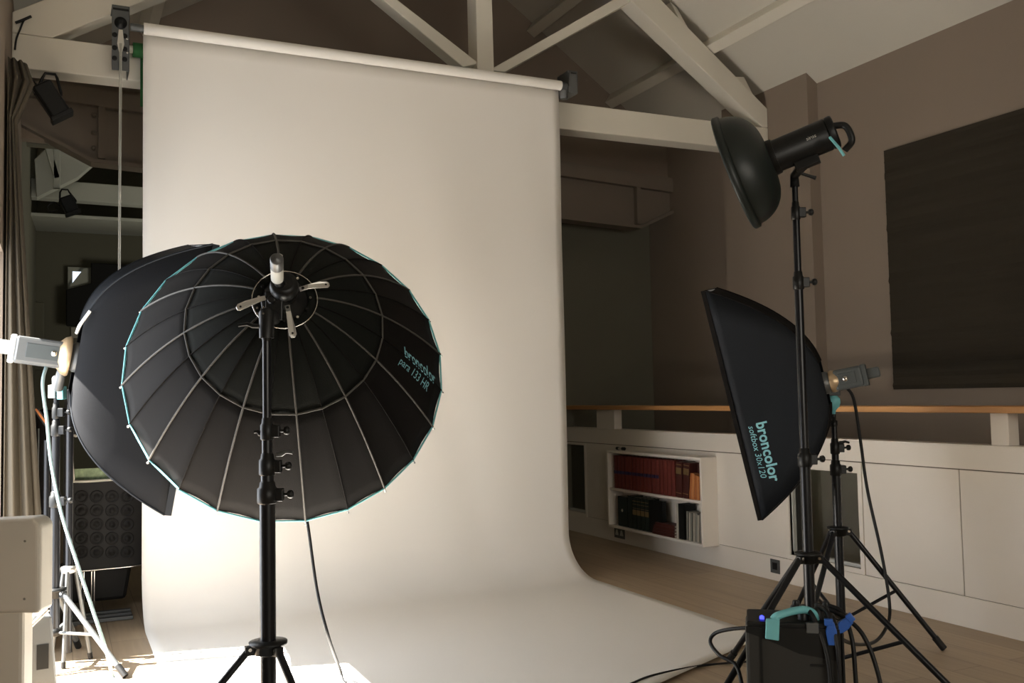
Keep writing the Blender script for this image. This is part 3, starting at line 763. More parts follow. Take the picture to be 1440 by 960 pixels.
# lettering wrapped on the cloth
def cloth_text(body, s_mid, ph_mid, size, ang, bold, shear, shift):
    vs, fs = text_mesh(body, bold, shear)
    x0, x1 = min(v.x for v in vs), max(v.x for v in vs)
    out = []
    for v in vs:
        x = (v.x-(x0+x1)/2)*size; y = (v.y-.3)*size+shift
        a = x*math.cos(ang)-y*math.sin(ang); b = x*math.sin(ang)+y*math.cos(ang)
        ds = RM*math.sqrt(1+(1.9*DEP*s_mid**.9/RM)**2)
        s = s_mid+a/ds; ph = ph_mid+b/(RM*s_mid)
        base = PH0+math.floor((ph-PH0)/(2*PI/NR))*(2*PI/NR); t = (ph-base)/(2*PI/NR)
        P1, P2 = pp(s, base), pp(s, base+2*PI/NR); mid = P1.lerp(P2, t)
        axp = APX+AX*(mid-APX).dot(AX); o = (mid-axp).normalized()
        out.append(mid-o*(4*t*(1-t)*.006*s)+pp(s, ph, .004)-pp(s, ph, 0))
    return MB().add(out, fs)
SMID, PMID = .83, PH0+2*PI*5.02/NR
build('lettering', cloth_text('broncolor', SMID, PMID, .070, 0.0, .012, 0, .012), 'teal2', um)['label'] = 'large teal lettering'
build('lettering', cloth_text('para 133 HR', SMID-.03, PMID, .050, 0.0, 0, .25, -.040), 'teal2', um)['label'] = 'thin teal lettering of the model line'
# hub, focusing tube, levers
nrm = -AX
hb = MB(); hb.lathe(APX+AX*.035, nrm, [(0, .095), (.012, .10), (.02, .075), (.05, .07), (.055, .045), (.075, .045)], 36); build('hub_plate', hb, 'black', um)
hr_ = MB(); pts = [APX+AX*.012+(E1*math.cos(2*PI*i/48)+E2*math.sin(2*PI*i/48))*.112 for i in range(49)]; hr_.tube(pts, .0028, 6, cap=False)
build('bead_ring', hr_, 'chrome', um)
for a in range(0, 360, 15):
    if a % 30 == 0:
        q = APX+AX*.004+(E1*math.cos(R_(a))+E2*math.sin(R_(a)))*.088
        build('screw', MB().lathe(q, nrm, [(0, .006), (.01, .005)], 8), 'black' if a % 60 else 'chrome', um)
HC = APX-AX*.03
for a, L in ((80, .125), (-12, .105), (157, .12), (262, .10)):
    u = E1*math.cos(R_(a))+E2*math.sin(R_(a)); s = u.cross(nrm)
    o = HC+u*.052
    q = MB()
    ol = [(0, -.009), (.03, -.008), (L*.7, -.012), (L*.92, -.013), (L, -.006), (L, .006), (L*.92, .013), (L*.7, .012), (.03, .008), (0, .009)]
    vs = []
    q.prism([o+u*x+s*y_+nrm*(.012+.012*math.sin(x/L*PI)) for x, y_ in ol], nrm*.006)
    lv = build('lever', q, 'silver', um, bevel=.0015, bseg=1); lv['label'] = 'silver locking lever'
    build('pivot', MB().lathe(o+u*.012+nrm*.018, nrm, [(0, .006), (.006, .005)], 10), 'black', lv)
    build('lever_hole', MB().lathe(o+u*(L*.88)+nrm*.0155, nrm, [(0, .004), (.0055, .004)], 10), 'black', lv)
# bright grip of the focusing tube pointing back at the camera
g0 = at(390, 392, 'D', 3.22); g1 = at(389, 360, 'D', 3.05)
q = MB(); q.lathe(g0, g1-g0, [(0, .019), (.004, .021), (.10, .021)], 20); build('tube_grip', q, 'ltgrey', um)
gd = (g1-g0).normalized()
q = MB(); q.lathe(g0+gd*.10, gd, [(0, .0215), (.06, .0215), (.066, .018), (.07, .0)], 20); build('grip_cap', q, 'greymetal', um)
build('focusing_tube', MB().tube([APX+AX*.45, APX-AX*.03, g0+gd*.01], [.019, .019, .017], 16), 'black', um)
# lamp head inside the mouth end, and mount down to the stand
lh = MB(); lh.lathe(APX+AX*.45, AX, [(0, .03), (.01, .05), (.12, .05), (.125, .04)], 24); build('flash_head', lh, 'black', um)
top = V(sx, sy, ztp+.05)
mt_ = MB(); q0 = APX-AX*.05
mt_.box((-.03, -.03, -.05), (.03, .03, .05), (q0-CU*.05-CR*.03, CR, F, CU)); mt_.tube([q0-CU*.03, q0-CU*.09-CR*.04, top+V(0, 0, .04), top-V(0, 0, .04)], [.028, .03, .027, .024], 14)
build('mounting_bracket', mt_, 'black', um, bevel=.004)
b = MB()
b.lathe(APX-AX*.06, nrm, [(0, .045), (.02, .05), (.05, .045), (.055, .03)], 24); build('clamp_block', b, 'black', um)
for dx, dy in ((-.018, .03), (-.002, .032), (-.018, .012), (-.002, .012)):
    build('screw', MB().lathe(top+CR*dx*1.3+V(0, 0, dy+.03)-F*.03, -F, [(0, .004), (.004, .003)], 8), 'chrome', um)
lever(um, 'tilt_lever', top-CR*.02, -CR+V(0, 0, .03), .075)
build('hanging_strap', MB().tube([q0-CR*.075-CU*.03, q0-CR*.055-CU*.16], .008, 8), 'black', um)
knob(um, 'tilt_knob', q0-CR*.03-CU*.03, -F-CR*.2, .02, .014)
# cable dropping from the flash head
k0 = APX+AX*.5
cb = [k0, at(425, 690, 'D', 4.2), at(434, 745, 'D', 4.2), at(446, 830, 'D', 4.1), at(462, 895, 'D', 4.0)]
e = at(487, 962, 'Z', .008); cb += [at(478, 940, 'Z', .06), e, e+V(.06, -.2, 0), e+V(.0, -.6, 0)]
tag(build('power_cable', MB().tube(smooth_path(cb), .0065, 10), 'cable'), 'black cable dropping from behind the round umbrella to the white paper', 'cable')

# ------------------------------------------------------------------ soft boxes
def softbox(name, label, apex, centre, axis_up, hw, hh, lip, mats, tex=None, bow=.62, back=.06, cat='softbox'):
    """box with bowed rods: rectangular mouth 2hw x 2hh at centre, back plate at apex"""
    A = Vector(apex); C0 = Vector(centre); ax = (C0-A).normalized(); L = (C0-A).length
    w = Vector(axis_up); h = (w-ax*w.dot(ax)).normalized(); s = ax.cross(h).normalized()
    t = thing(name, A, label, cat)
    def sec(k):
        f = max(k, 0)**bow
        return back+(hw-back)*f, back+(hh-back)*f
    N = 20; Mx = 8
    def corner(k, i):
        a, b = sec(k); q = [(-1, 1), (1, 1), (1, -1), (-1, -1)][i % 4]
        return A+ax*(L*k)+s*(a*q[0])+h*(b*q[1])
    names = ['top_panel', 'side_panel', 'bottom_panel', 'side_panel']
    for i in range(4):
        vs = []; fs = []
        for n_ in range(N+1):
            k = .01+.99*(n_/N)**1.8
            P1, P2 = corner(k, i), corner(k, i+1); cc = A+ax*(L*k)
            for j in range(Mx+1):
                u = j/Mx; p_ = P1.lerp(P2, u); p_ = p_+(cc-p_)*(.10*4*u*(1-u)*math.sin(PI*k*.9)*.6)
                vs.append(p_)
        for n_ in range(N):
            for j in range(Mx): a_ = n_*(Mx+1)+j; fs.append((a_, a_+1, a_+Mx+2, a_+Mx+1))
        build(names[i], MB().add(vs, fs, True), mats[i % len(mats)], t, solid=.002)
        build('edge_rod', MB().tube([corner(.01+.99*(n_/N)**1.8, i) for n_ in range(N+1)], .0045, 6), mats[0], t)
    # lip around the mouth
    q = MB()
    for i in range(4):
        P1, P2 = corner(1, i), corner(1, i+1)
        q.add([P1, P2, P2+ax*lip, P1+ax*lip], [(0, 1, 2, 3)])
    build('front_lip', q, mats[0], t, solid=.003)
    P = [corner(1, i)+ax*.01 for i in range(4)]
    build('front_diffuser', MB().add(P, [(0, 1, 2, 3)]), 'diffuser', t, solid=.002)
    build('speed_ring', MB().lathe(A-ax*.02, ax, [(0, back*.95), (.015, back*1.15), (.05, back*1.15), (.06, back)], 28), 'greymetal', t)
    return t, A, ax, s, h, L, corner, sec
# left one
NT, FT_ = at(303, 345, 'D', 4.3), at(262, 343, 'D', 4.92)
NB, FB_ = at(234, 691, 'D', 4.3), at(203, 707, 'D', 4.92)
C1 = (NT+FT_+NB+FB_)/4
hh1 = ((NT+FT_)/2-(NB+FB_)/2); hw1 = (FT_-NT).length/2*.97
s1_ = (FT_-NT+FB_-NB).normalized(); n1_ = hh1.cross(s1_).normalized()
if n1_.dot(CR) > 0: n1_ = -n1_
A1 = C1+n1_*.455
sb1 = softbox('softbox', 'big square black softbox seen from the side, half behind the round umbrella', A1, C1, hh1, hw1, hh1.length/2, .03, ['bluefab', 'fabshade', 'fabshade', 'fabshade'], bow=.36)  # skylight put into the top panel's colour, shade into the others
t1, A, ax, s_, h_v, L, corner, sec = sb1
build('carry_strap', MB().tube(smooth_path([at(127, 437, 'D', 4.25), at(119, 448, 'D', 4.25), at(112, 458, 'D', 4.25), at(108, 468, 'D', 4.27)]), .008, 8), 'silver', t1)

# left stand
lx, ly = at(77, 830, 'D', 4.42).xy
zl = lambda y: at(77, y, 'D', 4.42).z
st2 = light_stand('stand with silver legs under the square softbox at the left', lx, ly, zl(830), zl(545), [zl(700), zl(600), zl(575)],
                  [camdir(R_(-20)), camdir(R_(100)), camdir(R_(222))], .40, rad=.021, legr=.012, steel='blackmetal', hubm='black', legm='greymetal', lowz=.16)
# second parked stand poles beside it
st2b = thing('light_stand', (lx+.06, ly+.12, 0), 'folded black light stand parked right behind the silver-legged stand', 'light stand')
bx_, by_ = lx+.06, ly+.12
build('pole_section', MB().cyl((bx_, by_, .05), (bx_, by_, 1.1), .016), 'blackmetal', st2b)
build('pole_section', MB().cyl((bx_, by_, 1.1), (bx_, by_, 1.22), .012), 'blackmetal', st2b)
build('hub', MB().lathe((bx_, by_, .42), (0, 0, 1), [(0, .02), (.005, .034), (.03, .034), (.035, .02)]), 'silver', st2b)
for a in (.3, 2.4, 4.5):
    d_ = V(math.cos(a), math.sin(a), 0)
    lg = build('leg', MB().cyl(V(bx_, by_, .43)+d_*.03, V(bx_, by_, .02)+d_*.10, .009), 'greymetal', st2b)
    build('rubber_foot', MB().cyl(V(bx_, by_, .03)+d_*.098, V(bx_, by_, .002)+d_*.102, .011), 'cable', lg)
build('tall_case_pole', MB().cyl((bx_-.10, by_+.10, .0), (bx_-.10, by_+.10, 1.05), .013), 'blackmetal', st2b)

# lamp heads of the two softboxes
def lamp_head(label, A, ax, upv, L, w_, h_2, mt, ringm, capm, fr_r=.062):
    ax = Vector(ax).normalized(); b = -ax; u = (Vector(upv)-b*Vector(upv).dot(b)).normalized(); s = b.cross(u)
    t = thing('studio_flash', A, label, 'studio flash')
    fr = (Vector(A), b, s, u)
    build('mount_flare', MB().lathe(A, b, [(0, fr_r), (.01, fr_r*1.05), (.03, fr_r*.95), (.05, fr_r*.7)], 28), ringm, t)
    build('lamp_body', MB().box((.02, -w_, -h_2), (L, w_, h_2), fr), mt, t, bevel=.012)
    build('side_plate', MB().box((.04, -w_-.003, -h_2*.55), (L*.8, w_+.003, h_2*.55), fr), 'greyplast', t, bevel=.002)
    for sg in (-1, 1): build('tilt_screw', MB().lathe(Vector(A)+b*.07+s*sg*(w_+.003), s*sg, [(0, .013), (.006, .012), (.008, .004)], 16), 'chrome', t)
    build('end_cap', MB().box((L-.005, -w_*.85, -h_2*1.05), (L+.02, w_*.85, h_2*1.05), fr), capm, t, bevel=.006)
    build('tail_grip', MB().box((L+.015, -w_*.5, -h_2*.45), (L+.075, w_*.5, h_2*.55), fr), capm, t, bevel=.008)
    return t, fr
dirL = -n1_
hl, fr = lamp_head('silver-grey flash head behind the square softbox at the left', A1-ax*.02, dirL, V(0, 0, 1), .23, .05, .06, 'greymetal', 'cork', 'ltgrey', .088)
q = MB(); p0 = at(82, 545, 'D', 4.42); p1 = V(lx, ly, zl(545)+.04)
q.tube([at(88, 515, 'D', 4.40), p0, p1, p1-V(0, 0, .06)], [.02, .022, .02, .018], 14); build('tilt_bracket', q, 'greymetal', hl)
build('spigot_block', MB().box((-.03, -.02, -.03), (.0, .02, .03), (V(lx, ly, zl(550)), CR, F, V(0, 0, 1))), 'ltgrey', hl, bevel=.003)
build('teal_block', MB().box((.002, -.02, -.03), (.03, .02, .03), (V(lx, ly, zl(552))+CR*.01, CR, F, V(0, 0, 1))), 'teal', hl, bevel=.003)
# pale cable beside the left stand
cb = [at(66, 512, 'D', 4.36), at(60, 540, 'D', 4.3), at(66, 590, 'D', 4.3), at(72, 650, 'D', 4.28), at(86, 720, 'D', 4.2), at(108, 790, 'D', 4.15), at(128, 850, 'D', 4.12), at(148, 910, 'D', 4.1), at(160, 955, 'Z', .02), at(175, 985, 'Z', .01)]
tag(build('flash_cable', MB().tube(smooth_path(cb), .0075, 10), 'tealcable'), 'pale teal-grey cable curving down past the silver stand legs', 'cable')

# strip softbox, right
DS = 4.62
T2, B2 = at(990, 402, 'D', DS-.16), at(1070, 724, 'D', DS-.16)
fh = V(F.x, F.y, 0).normalized(); bt_ = R_(24)
sv = CR*math.sin(bt_)+fh*math.cos(bt_)
C2 = (T2+B2)/2+sv*.15
n2_ = (T2-B2).cross(sv).normalized()
if n2_.dot(CR) < 0: n2_ = -n2_
A2 = C2+n2_*.41
# mouth plane turned slightly from the lens
hv = T2-B2
sb2 = softbox('strip_softbox', 'tall narrow black strip softbox with teal lettering beside the white half wall', A2, C2, hv, .15, hv.length/2, .02, ['fab', 'bluefab', 'fab', 'bluefab'], bow=.48, back=.045)
t2, A, ax2, s2, h2, L2, corner2, sec2 = sb2
# lettering on the long side facing the room
sd = 1 if (s2.dot(-F)) > 0 else -1
def strip_text(body, k_mid, y_mid, size, bold, shear):
    vs, fs = text_mesh(body, bold, shear)
    x0, x1 = min(v.x for v in vs), max(v.x for v in vs); out = []
    for v in vs:
        x = (v.x-x0)*size; y = (v.y-.35)*size
        hpos = y_mid-x; k = k_mid-y/L2*-1*(-1) if False else k_mid-y/L2
        a, b = sec2(k); u = (hpos+b)/(2*b)
        base = A+ax2*(L2*k); P = base+s2*(sd*a)+h2*hpos
        P = P+(base-P)*(.10*4*u*(1-u)*math.sin(PI*k*.9)*.6)
        out.append(P+s2*(sd*.004))
    return MB().add(out, fs)
tl = hv.length
def onside(px_, py_):        # height along the mouth and depth fraction of a point on the long side
    P = at(px_, py_, 'D', DS-.17); r_ = P-A; return r_.dot(h2), r_.dot(ax2)/L2
y1, k1 = onside(1071, 594); y2, _ = onside(1088, 680); kk = onside(1082, 636)[1]
sz = abs(y1-y2)/4.2
build('lettering', strip_text('broncolor', kk+.0, y1, sz, .024, 0), 'teal2', t2)['label'] = 'bold teal lettering'
y1, k1 = onside(1056, 600); y2, _ = onside(1078, 672); kk2 = onside(1066, 636)[1]
sz = abs(y1-y2)/6.3
build('lettering', strip_text('softbox 30x120', kk2, y1, sz, 0, .2), 'teal2', t2)['label'] = 'thin teal size lettering'
dirR = -n2_
hr2, fr = lamp_head('dark grey flash head behind the strip softbox, above the oak handrail', A2-(C2-A2).normalized()*.02, dirR, V(0, 0, 1), .145, .04, .048, 'greyplast', 'cork', 'greyplast', .05)
jx, jy = at(1173, 600, 'D', DS).xy
zj = lambda y: at(1175, y, 'D', DS).z
bl = MB(); bl.lathe((jx, jy, zj(582)), (0, 0, 1), [(0, .008), (.02, .012), (.035, .028), (.055, .034), (.075, .032), (.092, .016)], 20)
build('ball_joint', bl, 'teal', hr2)['label'] = 'teal ball-shaped joint'
build('yoke_bracket', MB().box((-.03, -.02, 0), (.03, .02, .05), (V(jx, jy, zj(556)), CR, F, V(0, 0, 1))), 'greyplast', hr2, bevel=.004)

frf = at(1325, 908, 'Z', .02)
azr = math.atan2(frf.y-jy, frf.x-jx); frl = math.hypot(frf.x-jx, frf.y-jy)
st3 = light_stand('black light stand under the strip softbox, nearest the white half wall', jx, jy, zj(742), zj(600), [zj(655), zj(625)],
                  [(azr, frl), azr+2*PI/3, azr+4*PI/3], frl, rad=.021, legr=.0125, lowz=zj(868)+.0)
lever(st3, 'locking_lever', V(jx, jy, zj(598))-CR*.012, -CR+V(0, 0, .25), .05)
lever(st3, 'locking_lever', V(jx, jy, zj(622))+CR*.02, CR+V(0, 0, -.02), .05)
cb = [at(1186, 541, 'D', DS), at(1200, 560, 'D', DS), at(1210, 620, 'D', DS), at(1220, 690, 'D', DS-.05), at(1240, 780, 'D', DS-.1), at(1251, 850, 'D', DS-.15),
      at(1247, 880, 'D', DS-.25), at(1230, 902, 'D', DS-.4), at(1200, 905, 'D', 3.9), at(1170, 890, 'D', 3.5), at(1150, 878, 'D', 3.32)]
tag(build('flash_cable', MB().tube(smooth_path(cb), .0075, 10), 'cable'), 'black cable looping from the strip softbox lamp down to the black pack', 'cable')

# ------------------------------------------------------------------ beauty dish on tall stand
DT = 3.8
tx, ty = at(1130, 600, 'D', DT).xy
zt_ = lambda y: at(1128, y, 'D', DT).z
st4 = light_stand('tallest black light stand, holding up the round dark dish', tx, ty, zt_(778), zt_(258), [zt_(640), zt_(390), zt_(290)],
                  [(camdir(R_(-33)), .62), (camdir(R_(108)), .62), (camdir(R_(214)), .62)], .62, rad=.021, legr=.0125, lowz=.14)
Q0, Q1 = at(1085, 222, 'D', DT-.02), at(1166, 188, 'D', DT-.10)
bax = (Q0-Q1).normalized()                      # towards the dish
LB = (Q0-Q1).length
dishc = at(1031, 245, 'D', DT+.035)
dax = (dishc-Q0).normalized()
hd = thing('studio_flash', Q1, 'black cylindrical flash head with a teal-edged handle on the tallest stand', 'studio flash')
build('lamp_barrel', MB().lathe(Q1, bax, [(0, .058), (.006, .064), (LB-.02, .064), (LB-.01, .068), (LB+.01, .068), (LB+.015, .055)], 36), 'black', hd)
build('rear_panel', MB().lathe(Q1, -bax, [(0, .064), (.02, .066), (.026, .062), (.028, .05)], 36), 'black', hd)
up_ = (CU-bax*CU.dot(bax)).normalized()
build('carry_handle', MB().tube(smooth_path([Q1-bax*.0-CR*0+up_*.02-F*.052, Q1-bax*.045+up_*(-.0)-F*.05, Q1-bax*.05-up_*.06-F*.045, Q1-bax*.02-up_*.085-F*.03]), .013, 10), 'black', hd)
build('handle_grip', MB().tube([at(1167, 193, 'D', 3.60), at(1180, 208, 'D', 3.58), at(1187, 219, 'D', 3.58)], .0055, 8, flat=1.8), 'teal', hd)['label'] = 'teal handle edge'
vs, fs = text_mesh('siros'); sdir = (-bax-(-bax).dot(F)*F).normalized()
o_ = at(1146, 201, 'D', 3.8)
# lettering wrapped on the barrel
out = []
n0 = (-F-bax*(-F).dot(bax)).normalized(); t0 = (-bax).cross(n0)
if t0.z < 0: t0 = -t0
for v in vs:
    x = (v.x-1.0)*.020; y = v.y*.020; a = y/.064+.05
    out.append(Q1+bax*(.065-x)+(n0*math.cos(a)+t0*math.sin(a))*.0652)
build('lettering', MB().add(out, fs), 'ltgrey', hd)
bt = MB(); T_ = V(tx, ty, zt_(258)); mb_ = (Q0+Q1)/2-up_*.06
bt.box((-.045, -.025, -.03), (.05, .025, .012), (mb_+bax*.0, -bax, bax.cross(up_), up_)); bt.tube([mb_-up_*.01, T_+V(0, 0, .045), T_], [.02, .017, .019], 14)
build('tilt_bracket', bt, 'black', hd, bevel=.003)
build('tilt_lever', MB().tube([T_+V(0, 0, .06)+CR*.01, T_+V(0, 0, .04)+CR*.07, T_+V(0, 0, .035)+CR*.085], [.006, .007, .009], 10), 'black', hd)
dd_ = thing('beauty_dish', Q0, 'round dark enamel dish reflector tilted down on the tall stand', 'reflector')
RD = .235; DL = (dishc-Q0).length
prof = [(0, .066), (.004, .075)]
for i in range(1, 15):
    a = PI/2*i/14; prof.append((.005+(DL-.03)*(1-math.cos(a))**.95, .075+(RD-.012-.075)*math.sin(a)**.85))
sh_ = MB().lathe(Q0, dax, prof, 64, False); build('bowl', sh_, 'dish', dd_, solid=.002)
build('rim_band', MB().lathe(Q0, dax, [(DL-.032, RD-.012), (DL-.026, RD), (DL-.006, RD+.002), (DL, RD-.004), (DL-.005, RD-.012)], 64, False), 'dish', dd_)
build('white_interior', MB().lathe(Q0, dax, [(DL*.3, .09), (DL*.6, .165), (DL-.03, RD-.03)], 48, False), 'diffuser', dd_)
build('socket_ring', MB().lathe(Q0-dax*.02, dax, [(0, .070), (.02, .072), (.028, .068)], 36), 'black', dd_)

# ------------------------------------------------------------------ power pack at the lower right
pc = at(1114, 900, 'D', 3.28); 
pk_x = (CR*math.cos(R_(14))-V(F.x, F.y, 0).normalized()*math.sin(R_(14))); pk_x.z = 0; pk_x.normalize()
pk_y = V(0, 0, 1).cross(pk_x); zc = at(1100, 878, 'D', 3.22).z
B0 = V(pc.x, pc.y, 0)+pk_y*.05
pk = thing('power_pack', B0, 'black studio power pack with a teal carry handle, lower right', 'power pack')
FR = (B0, pk_x, pk_y, V(0, 0, 1))
build('casing', MB().box((-.155, -.10, .01), (.155, .11, zc-.02), FR), 'packgrey', pk, bevel=.012)
build('top_panel', MB().box((-.150, -.095, zc-.022), (.150, .105, zc), FR), 'black', pk, bevel=.006)
build('front_recess', MB().prism([B0+pk_x*a+pk_y*(-.102)+V(0, 0, z) for a, z in ((-.152, zc-.015), (.152, zc-.015), (.152, zc-.12), (.02, zc-.10), (-.09, zc-.055), (-.152, zc-.035))], pk_y*.004), 'black', pk)
build('side_casing', MB().box((.157, -.09, .02), (.166, .10, zc-.03), FR), 'black', pk, bevel=.003)
for z in (zc-.14, zc-.27): build('vent_slot', MB().box((.055, -.1035, z), (.10, -.1, z+.008), FR), 'black', pk)
build('cable_groove', MB().box((-.108, -.1045, .02), (-.100, -.1, zc-.02), FR), 'black', pk)
hy = -.105
hn = MB()
hn.prism([B0+pk_x*a+pk_y*hy+V(0, 0, z) for a, z in ((-.085, zc+.016), (-.040, zc+.018), (-.045, zc-.055), (-.090, zc-.050))], pk_y*-.018)
hn.tube(smooth_path([B0+pk_x*-.062+pk_y*hy+V(0, 0, zc+.010), B0+pk_x*-.045+pk_y*-.10+V(0, 0, zc+.024), B0+pk_x*.0+pk_y*-.075+V(0, 0, zc+.034), B0+pk_x*.045+pk_y*-.05+V(0, 0, zc+.036), B0+pk_x*.072+pk_y*-.035+V(0, 0, zc+.022), B0+pk_x*.080+pk_y*-.03+V(0, 0, zc+.0)]), .013, 12, flat=1.3)
build('carry_handle', hn, 'teal', pk, bevel=.003)['label'] = 'teal carry handle'
build('status_light', MB().lathe(B0+pk_x*-.098+pk_y*-.05+V(0, 0, zc), (0, 0, 1), [(0, .008), (.008, .008), (.012, .003)], 12), 'led', pk)['label'] = 'small glowing blue light'
for a, b_, hgt in ((.04, -.03, .03), (.09, -.02, .035), (.02, .04, .03), (.12, .03, .03)):
    build('plug', MB().lathe(B0+pk_x*a+pk_y*b_+V(0, 0, zc-.002), (0, 0, 1), [(0, .02), (hgt, .02), (hgt+.006, .013), (hgt+.02, .011)], 16), 'black', pk)
build('plug_latch', MB().box((.045, -.108, zc-.03), (.085, -.085, zc+.004), FR), 'greymetal', pk, bevel=.003)
def clip(label, base, tilt):
    b = Vector(base); t = thing('blue_clip', b, label, 'clip')
    u = (V(0, 0, 1)*math.cos(tilt)+pk_x*math.sin(tilt)); v = u.cross(pk_y)
    build('jaw', MB().prism([b+v*-.014-u*.045, b+v*.012-u*.045, b+v*.018+u*.0, b+v*.010+u*.03, b+v*-.010+u*.03, b+v*-.018+u*.0], pk_y*.02), 'blue', t, bevel=.003)
    build('tab', MB().box((-.006, -.004, .02), (.022, .012, .042), (b, v, pk_y, u)), 'blue', t, bevel=.003)
clip('left blue plastic clip holding cables at the power pack corner', B0+pk_x*.125+pk_y*-.115+V(0, 0, zc-.02), 0)
clip('right blue plastic clip standing tilted beside the power pack', B0+pk_x*.17+pk_y*-.08+V(0, 0, zc-.005), .9)
# cables of the pack
def W(a, b, z): return B0+pk_x*a+pk_y*b+V(0, 0, z)
cbs = [([W(.04, -.03, zc+.04), W(.07, -.07, zc+.02), W(.105, -.115, zc-.08), W(.115, -.125, zc-.2), W(.10, -.13, .1), W(.08, -.16, .012), W(-.05, -.3, .01)], 'black cable bending over the front edge of the pack, left of its pair'),
       ([W(.09, -.02, zc+.045), W(.12, -.07, zc+.03), W(.14, -.115, zc-.05), W(.145, -.125, zc-.2), W(.13, -.13, .1), W(.12, -.17, .012), W(.02, -.33, .01)], 'black cable bending over the front edge of the pack, right of its pair'),
       ([W(.12, .03, zc+.04), W(.17, .0, zc+.02), W(.195, -.05, zc-.06), W(.20, -.07, zc-.2), W(.205, -.08, .1), W(.21, -.1, .012), W(.2, -.3, .01)], 'black cable hanging down the right side of the pack'),
       ([W(.12, .03, zc+.03), W(.19, -.03, zc+.0), W(.235, -.06, zc-.05), W(.27, -.08, zc-.16), W(.30, -.1, .08), W(.34, -.12, .012), W(.4, -.2, .01)], 'black cable arching away right of the pack under the blue clip')]
for c_, lab in cbs: tag(build('pack_cable', MB().tube(smooth_path(c_), .0075, 10), 'cable'), lab, 'cable', 'cables of the power pack')
cb = [W(-.12, .08, zc-.06), at(1030, 884, 'D', 3.5), at(1006, 890, 'D', 3.55), at(999, 903, 'D', 3.55), at(1012, 921, 'D', 3.5), at(1035, 935, 'D', 3.45), W(-.17, .05, .16), W(-.16, .13, .1)]
tag(build('pack_cable', MB().tube(smooth_path(cb), .007, 10), 'cable'), 'black cable looping out left of the power pack over the white paper', 'cable')
cb = [at(885, 962, 'Z', .012), at(915, 950, 'Z', .012), at(960, 940, 'Z', .012)+V(0, 0, 0), at(1000, 934, 'Z', .012), at(1050, 930, 'Z', .012)]
tag(build('floor_cable', MB().tube(smooth_path(cb), .005, 8), 'cable'), 'thin dark cable lying along the front edge of the white paper', 'cable')

# ------------------------------------------------------------------ beige unit at the left edge
un = thing('pedestal_unit', at(20, 960, 'D', 2.92).xy.to_3d(), 'beige plastic box head on a wide beige post at the left edge', 'equipment')
o_ = at(56, 795, 'D', 2.9); FU = (o_, CR, V(F.x, F.y, 0).normalized(), V(0, 0, 1))
zt2, zb2 = at(60, 728, 'D', 2.9).z-o_.z, at(60, 862, 'D', 2.9).z-o_.z
build('housing', MB().prism([o_+CR*-.17+V(0, 0, zb2), o_+CR*0+V(0, 0, zb2), o_+CR*0+V(0, 0, zt2-.02), o_+CR*-.02+V(0, 0, zt2), o_+CR*-.17+V(0, 0, zt2-.008)], V(F.x, F.y, 0)*.09), 'beige', un, bevel=.018, bseg=4)
for z in (zt2-.07, zb2+.045): build('screw', MB().lathe(o_+CR*-.045-V(F.x, F.y, 0)*.002+V(0, 0, z), -F, [(0, .004), (.002, .003)], 10), 'grey', un)
build('post', MB().box((-.16, .01, -o_.z+.0), (-.055, .08, zb2+.01), FU), 'beige', un, bevel=.012)
# grey metal case on the floor behind it
cs = thing('grey_case', at(62, 955, 'D', 3.6).xy.to_3d(), 'small grey metal case with a dark square window, behind the beige post', 'case')
o_ = at(58, 905, 'D', 3.55); FK = (V(o_.x, o_.y, 0), V(math.cos(.12), math.sin(.12), 0), V(-math.sin(.12), math.cos(.12), 0), V(0, 0, 1))
zc1 = at(58, 868, 'D', 3.55).z
build('body', MB().prism([FK[0]+FK[1]*a+V(0, 0, z) for a, z in ((-.06, .0), (.07, .0), (.035, zc1), (-.03, zc1+.01), (-.06, zc1-.06))], FK[2]*.18), 'greymetal', cs, bevel=.008)
build('window', MB().box((-.015, -.003, zc1-.19), (.025, .002, zc1-.10), FK), 'black', cs)
build('side_rail', MB().tube([FK[0]+FK[1]*-.07-FK[2]*.02+V(0, 0, .05), FK[0]+FK[1]*-.065-FK[2]*.02+V(0, 0, zc1-.05), FK[0]+FK[1]*.02-FK[2]*.02+V(0, 0, zc1+.03)], .008, 8), 'chrome', cs)
build('cross_bar', MB().tube([FK[0]+FK[1]*-.06-FK[2]*.03+V(0, 0, .08), FK[0]+FK[1]*.05-FK[2]*.03+V(0, 0, .09)], .008, 8), 'black', cs)

# ------------------------------------------------------------------ black studded seat unit behind the stand
CY = 6.12
sc_ = thing('studded_seat', (.25, CY, 0), 'black moulded panel of round studs on a chrome slatted base, left of the paper', 'chair')
xl, xr = .03, .455; zb_, ztp_ = .262, 1.30
fc = MB(); wx0, wx1 = at(100, 640, 'Y', CY).x, at(160, 640, 'Y', CY).x; wz0, wz1 = at(120, 676, 'Y', CY).z, at(120, 612, 'Y', CY).z
fc.box((xl, CY, zb_), (xr, CY+.05, wz0)); fc.box((xl, CY, wz1), (xr, CY+.05, ztp_)); fc.box((xl, CY, wz0), (wx0, CY+.05, wz1)); fc.box((wx1, CY, wz0), (xr, CY+.05, wz1))
build('moulded_panel', fc, 'studblack', sc_)
for i in range(5):
    for j in range(5):
        P = at(92+21.5*i+1, 698+19.5*j, 'Y', CY)
        if P.x < xl+.03 or P.x > xr-.02: continue
        build('stud', MB().lathe((P.x, CY, P.z), (0, -1, 0), [(0, .037), (.006, .036), (.008, .030), (.002, .027), (.002, .018), (.010, .012), (.012, .0)], 20, False), 'studblack', sc_)
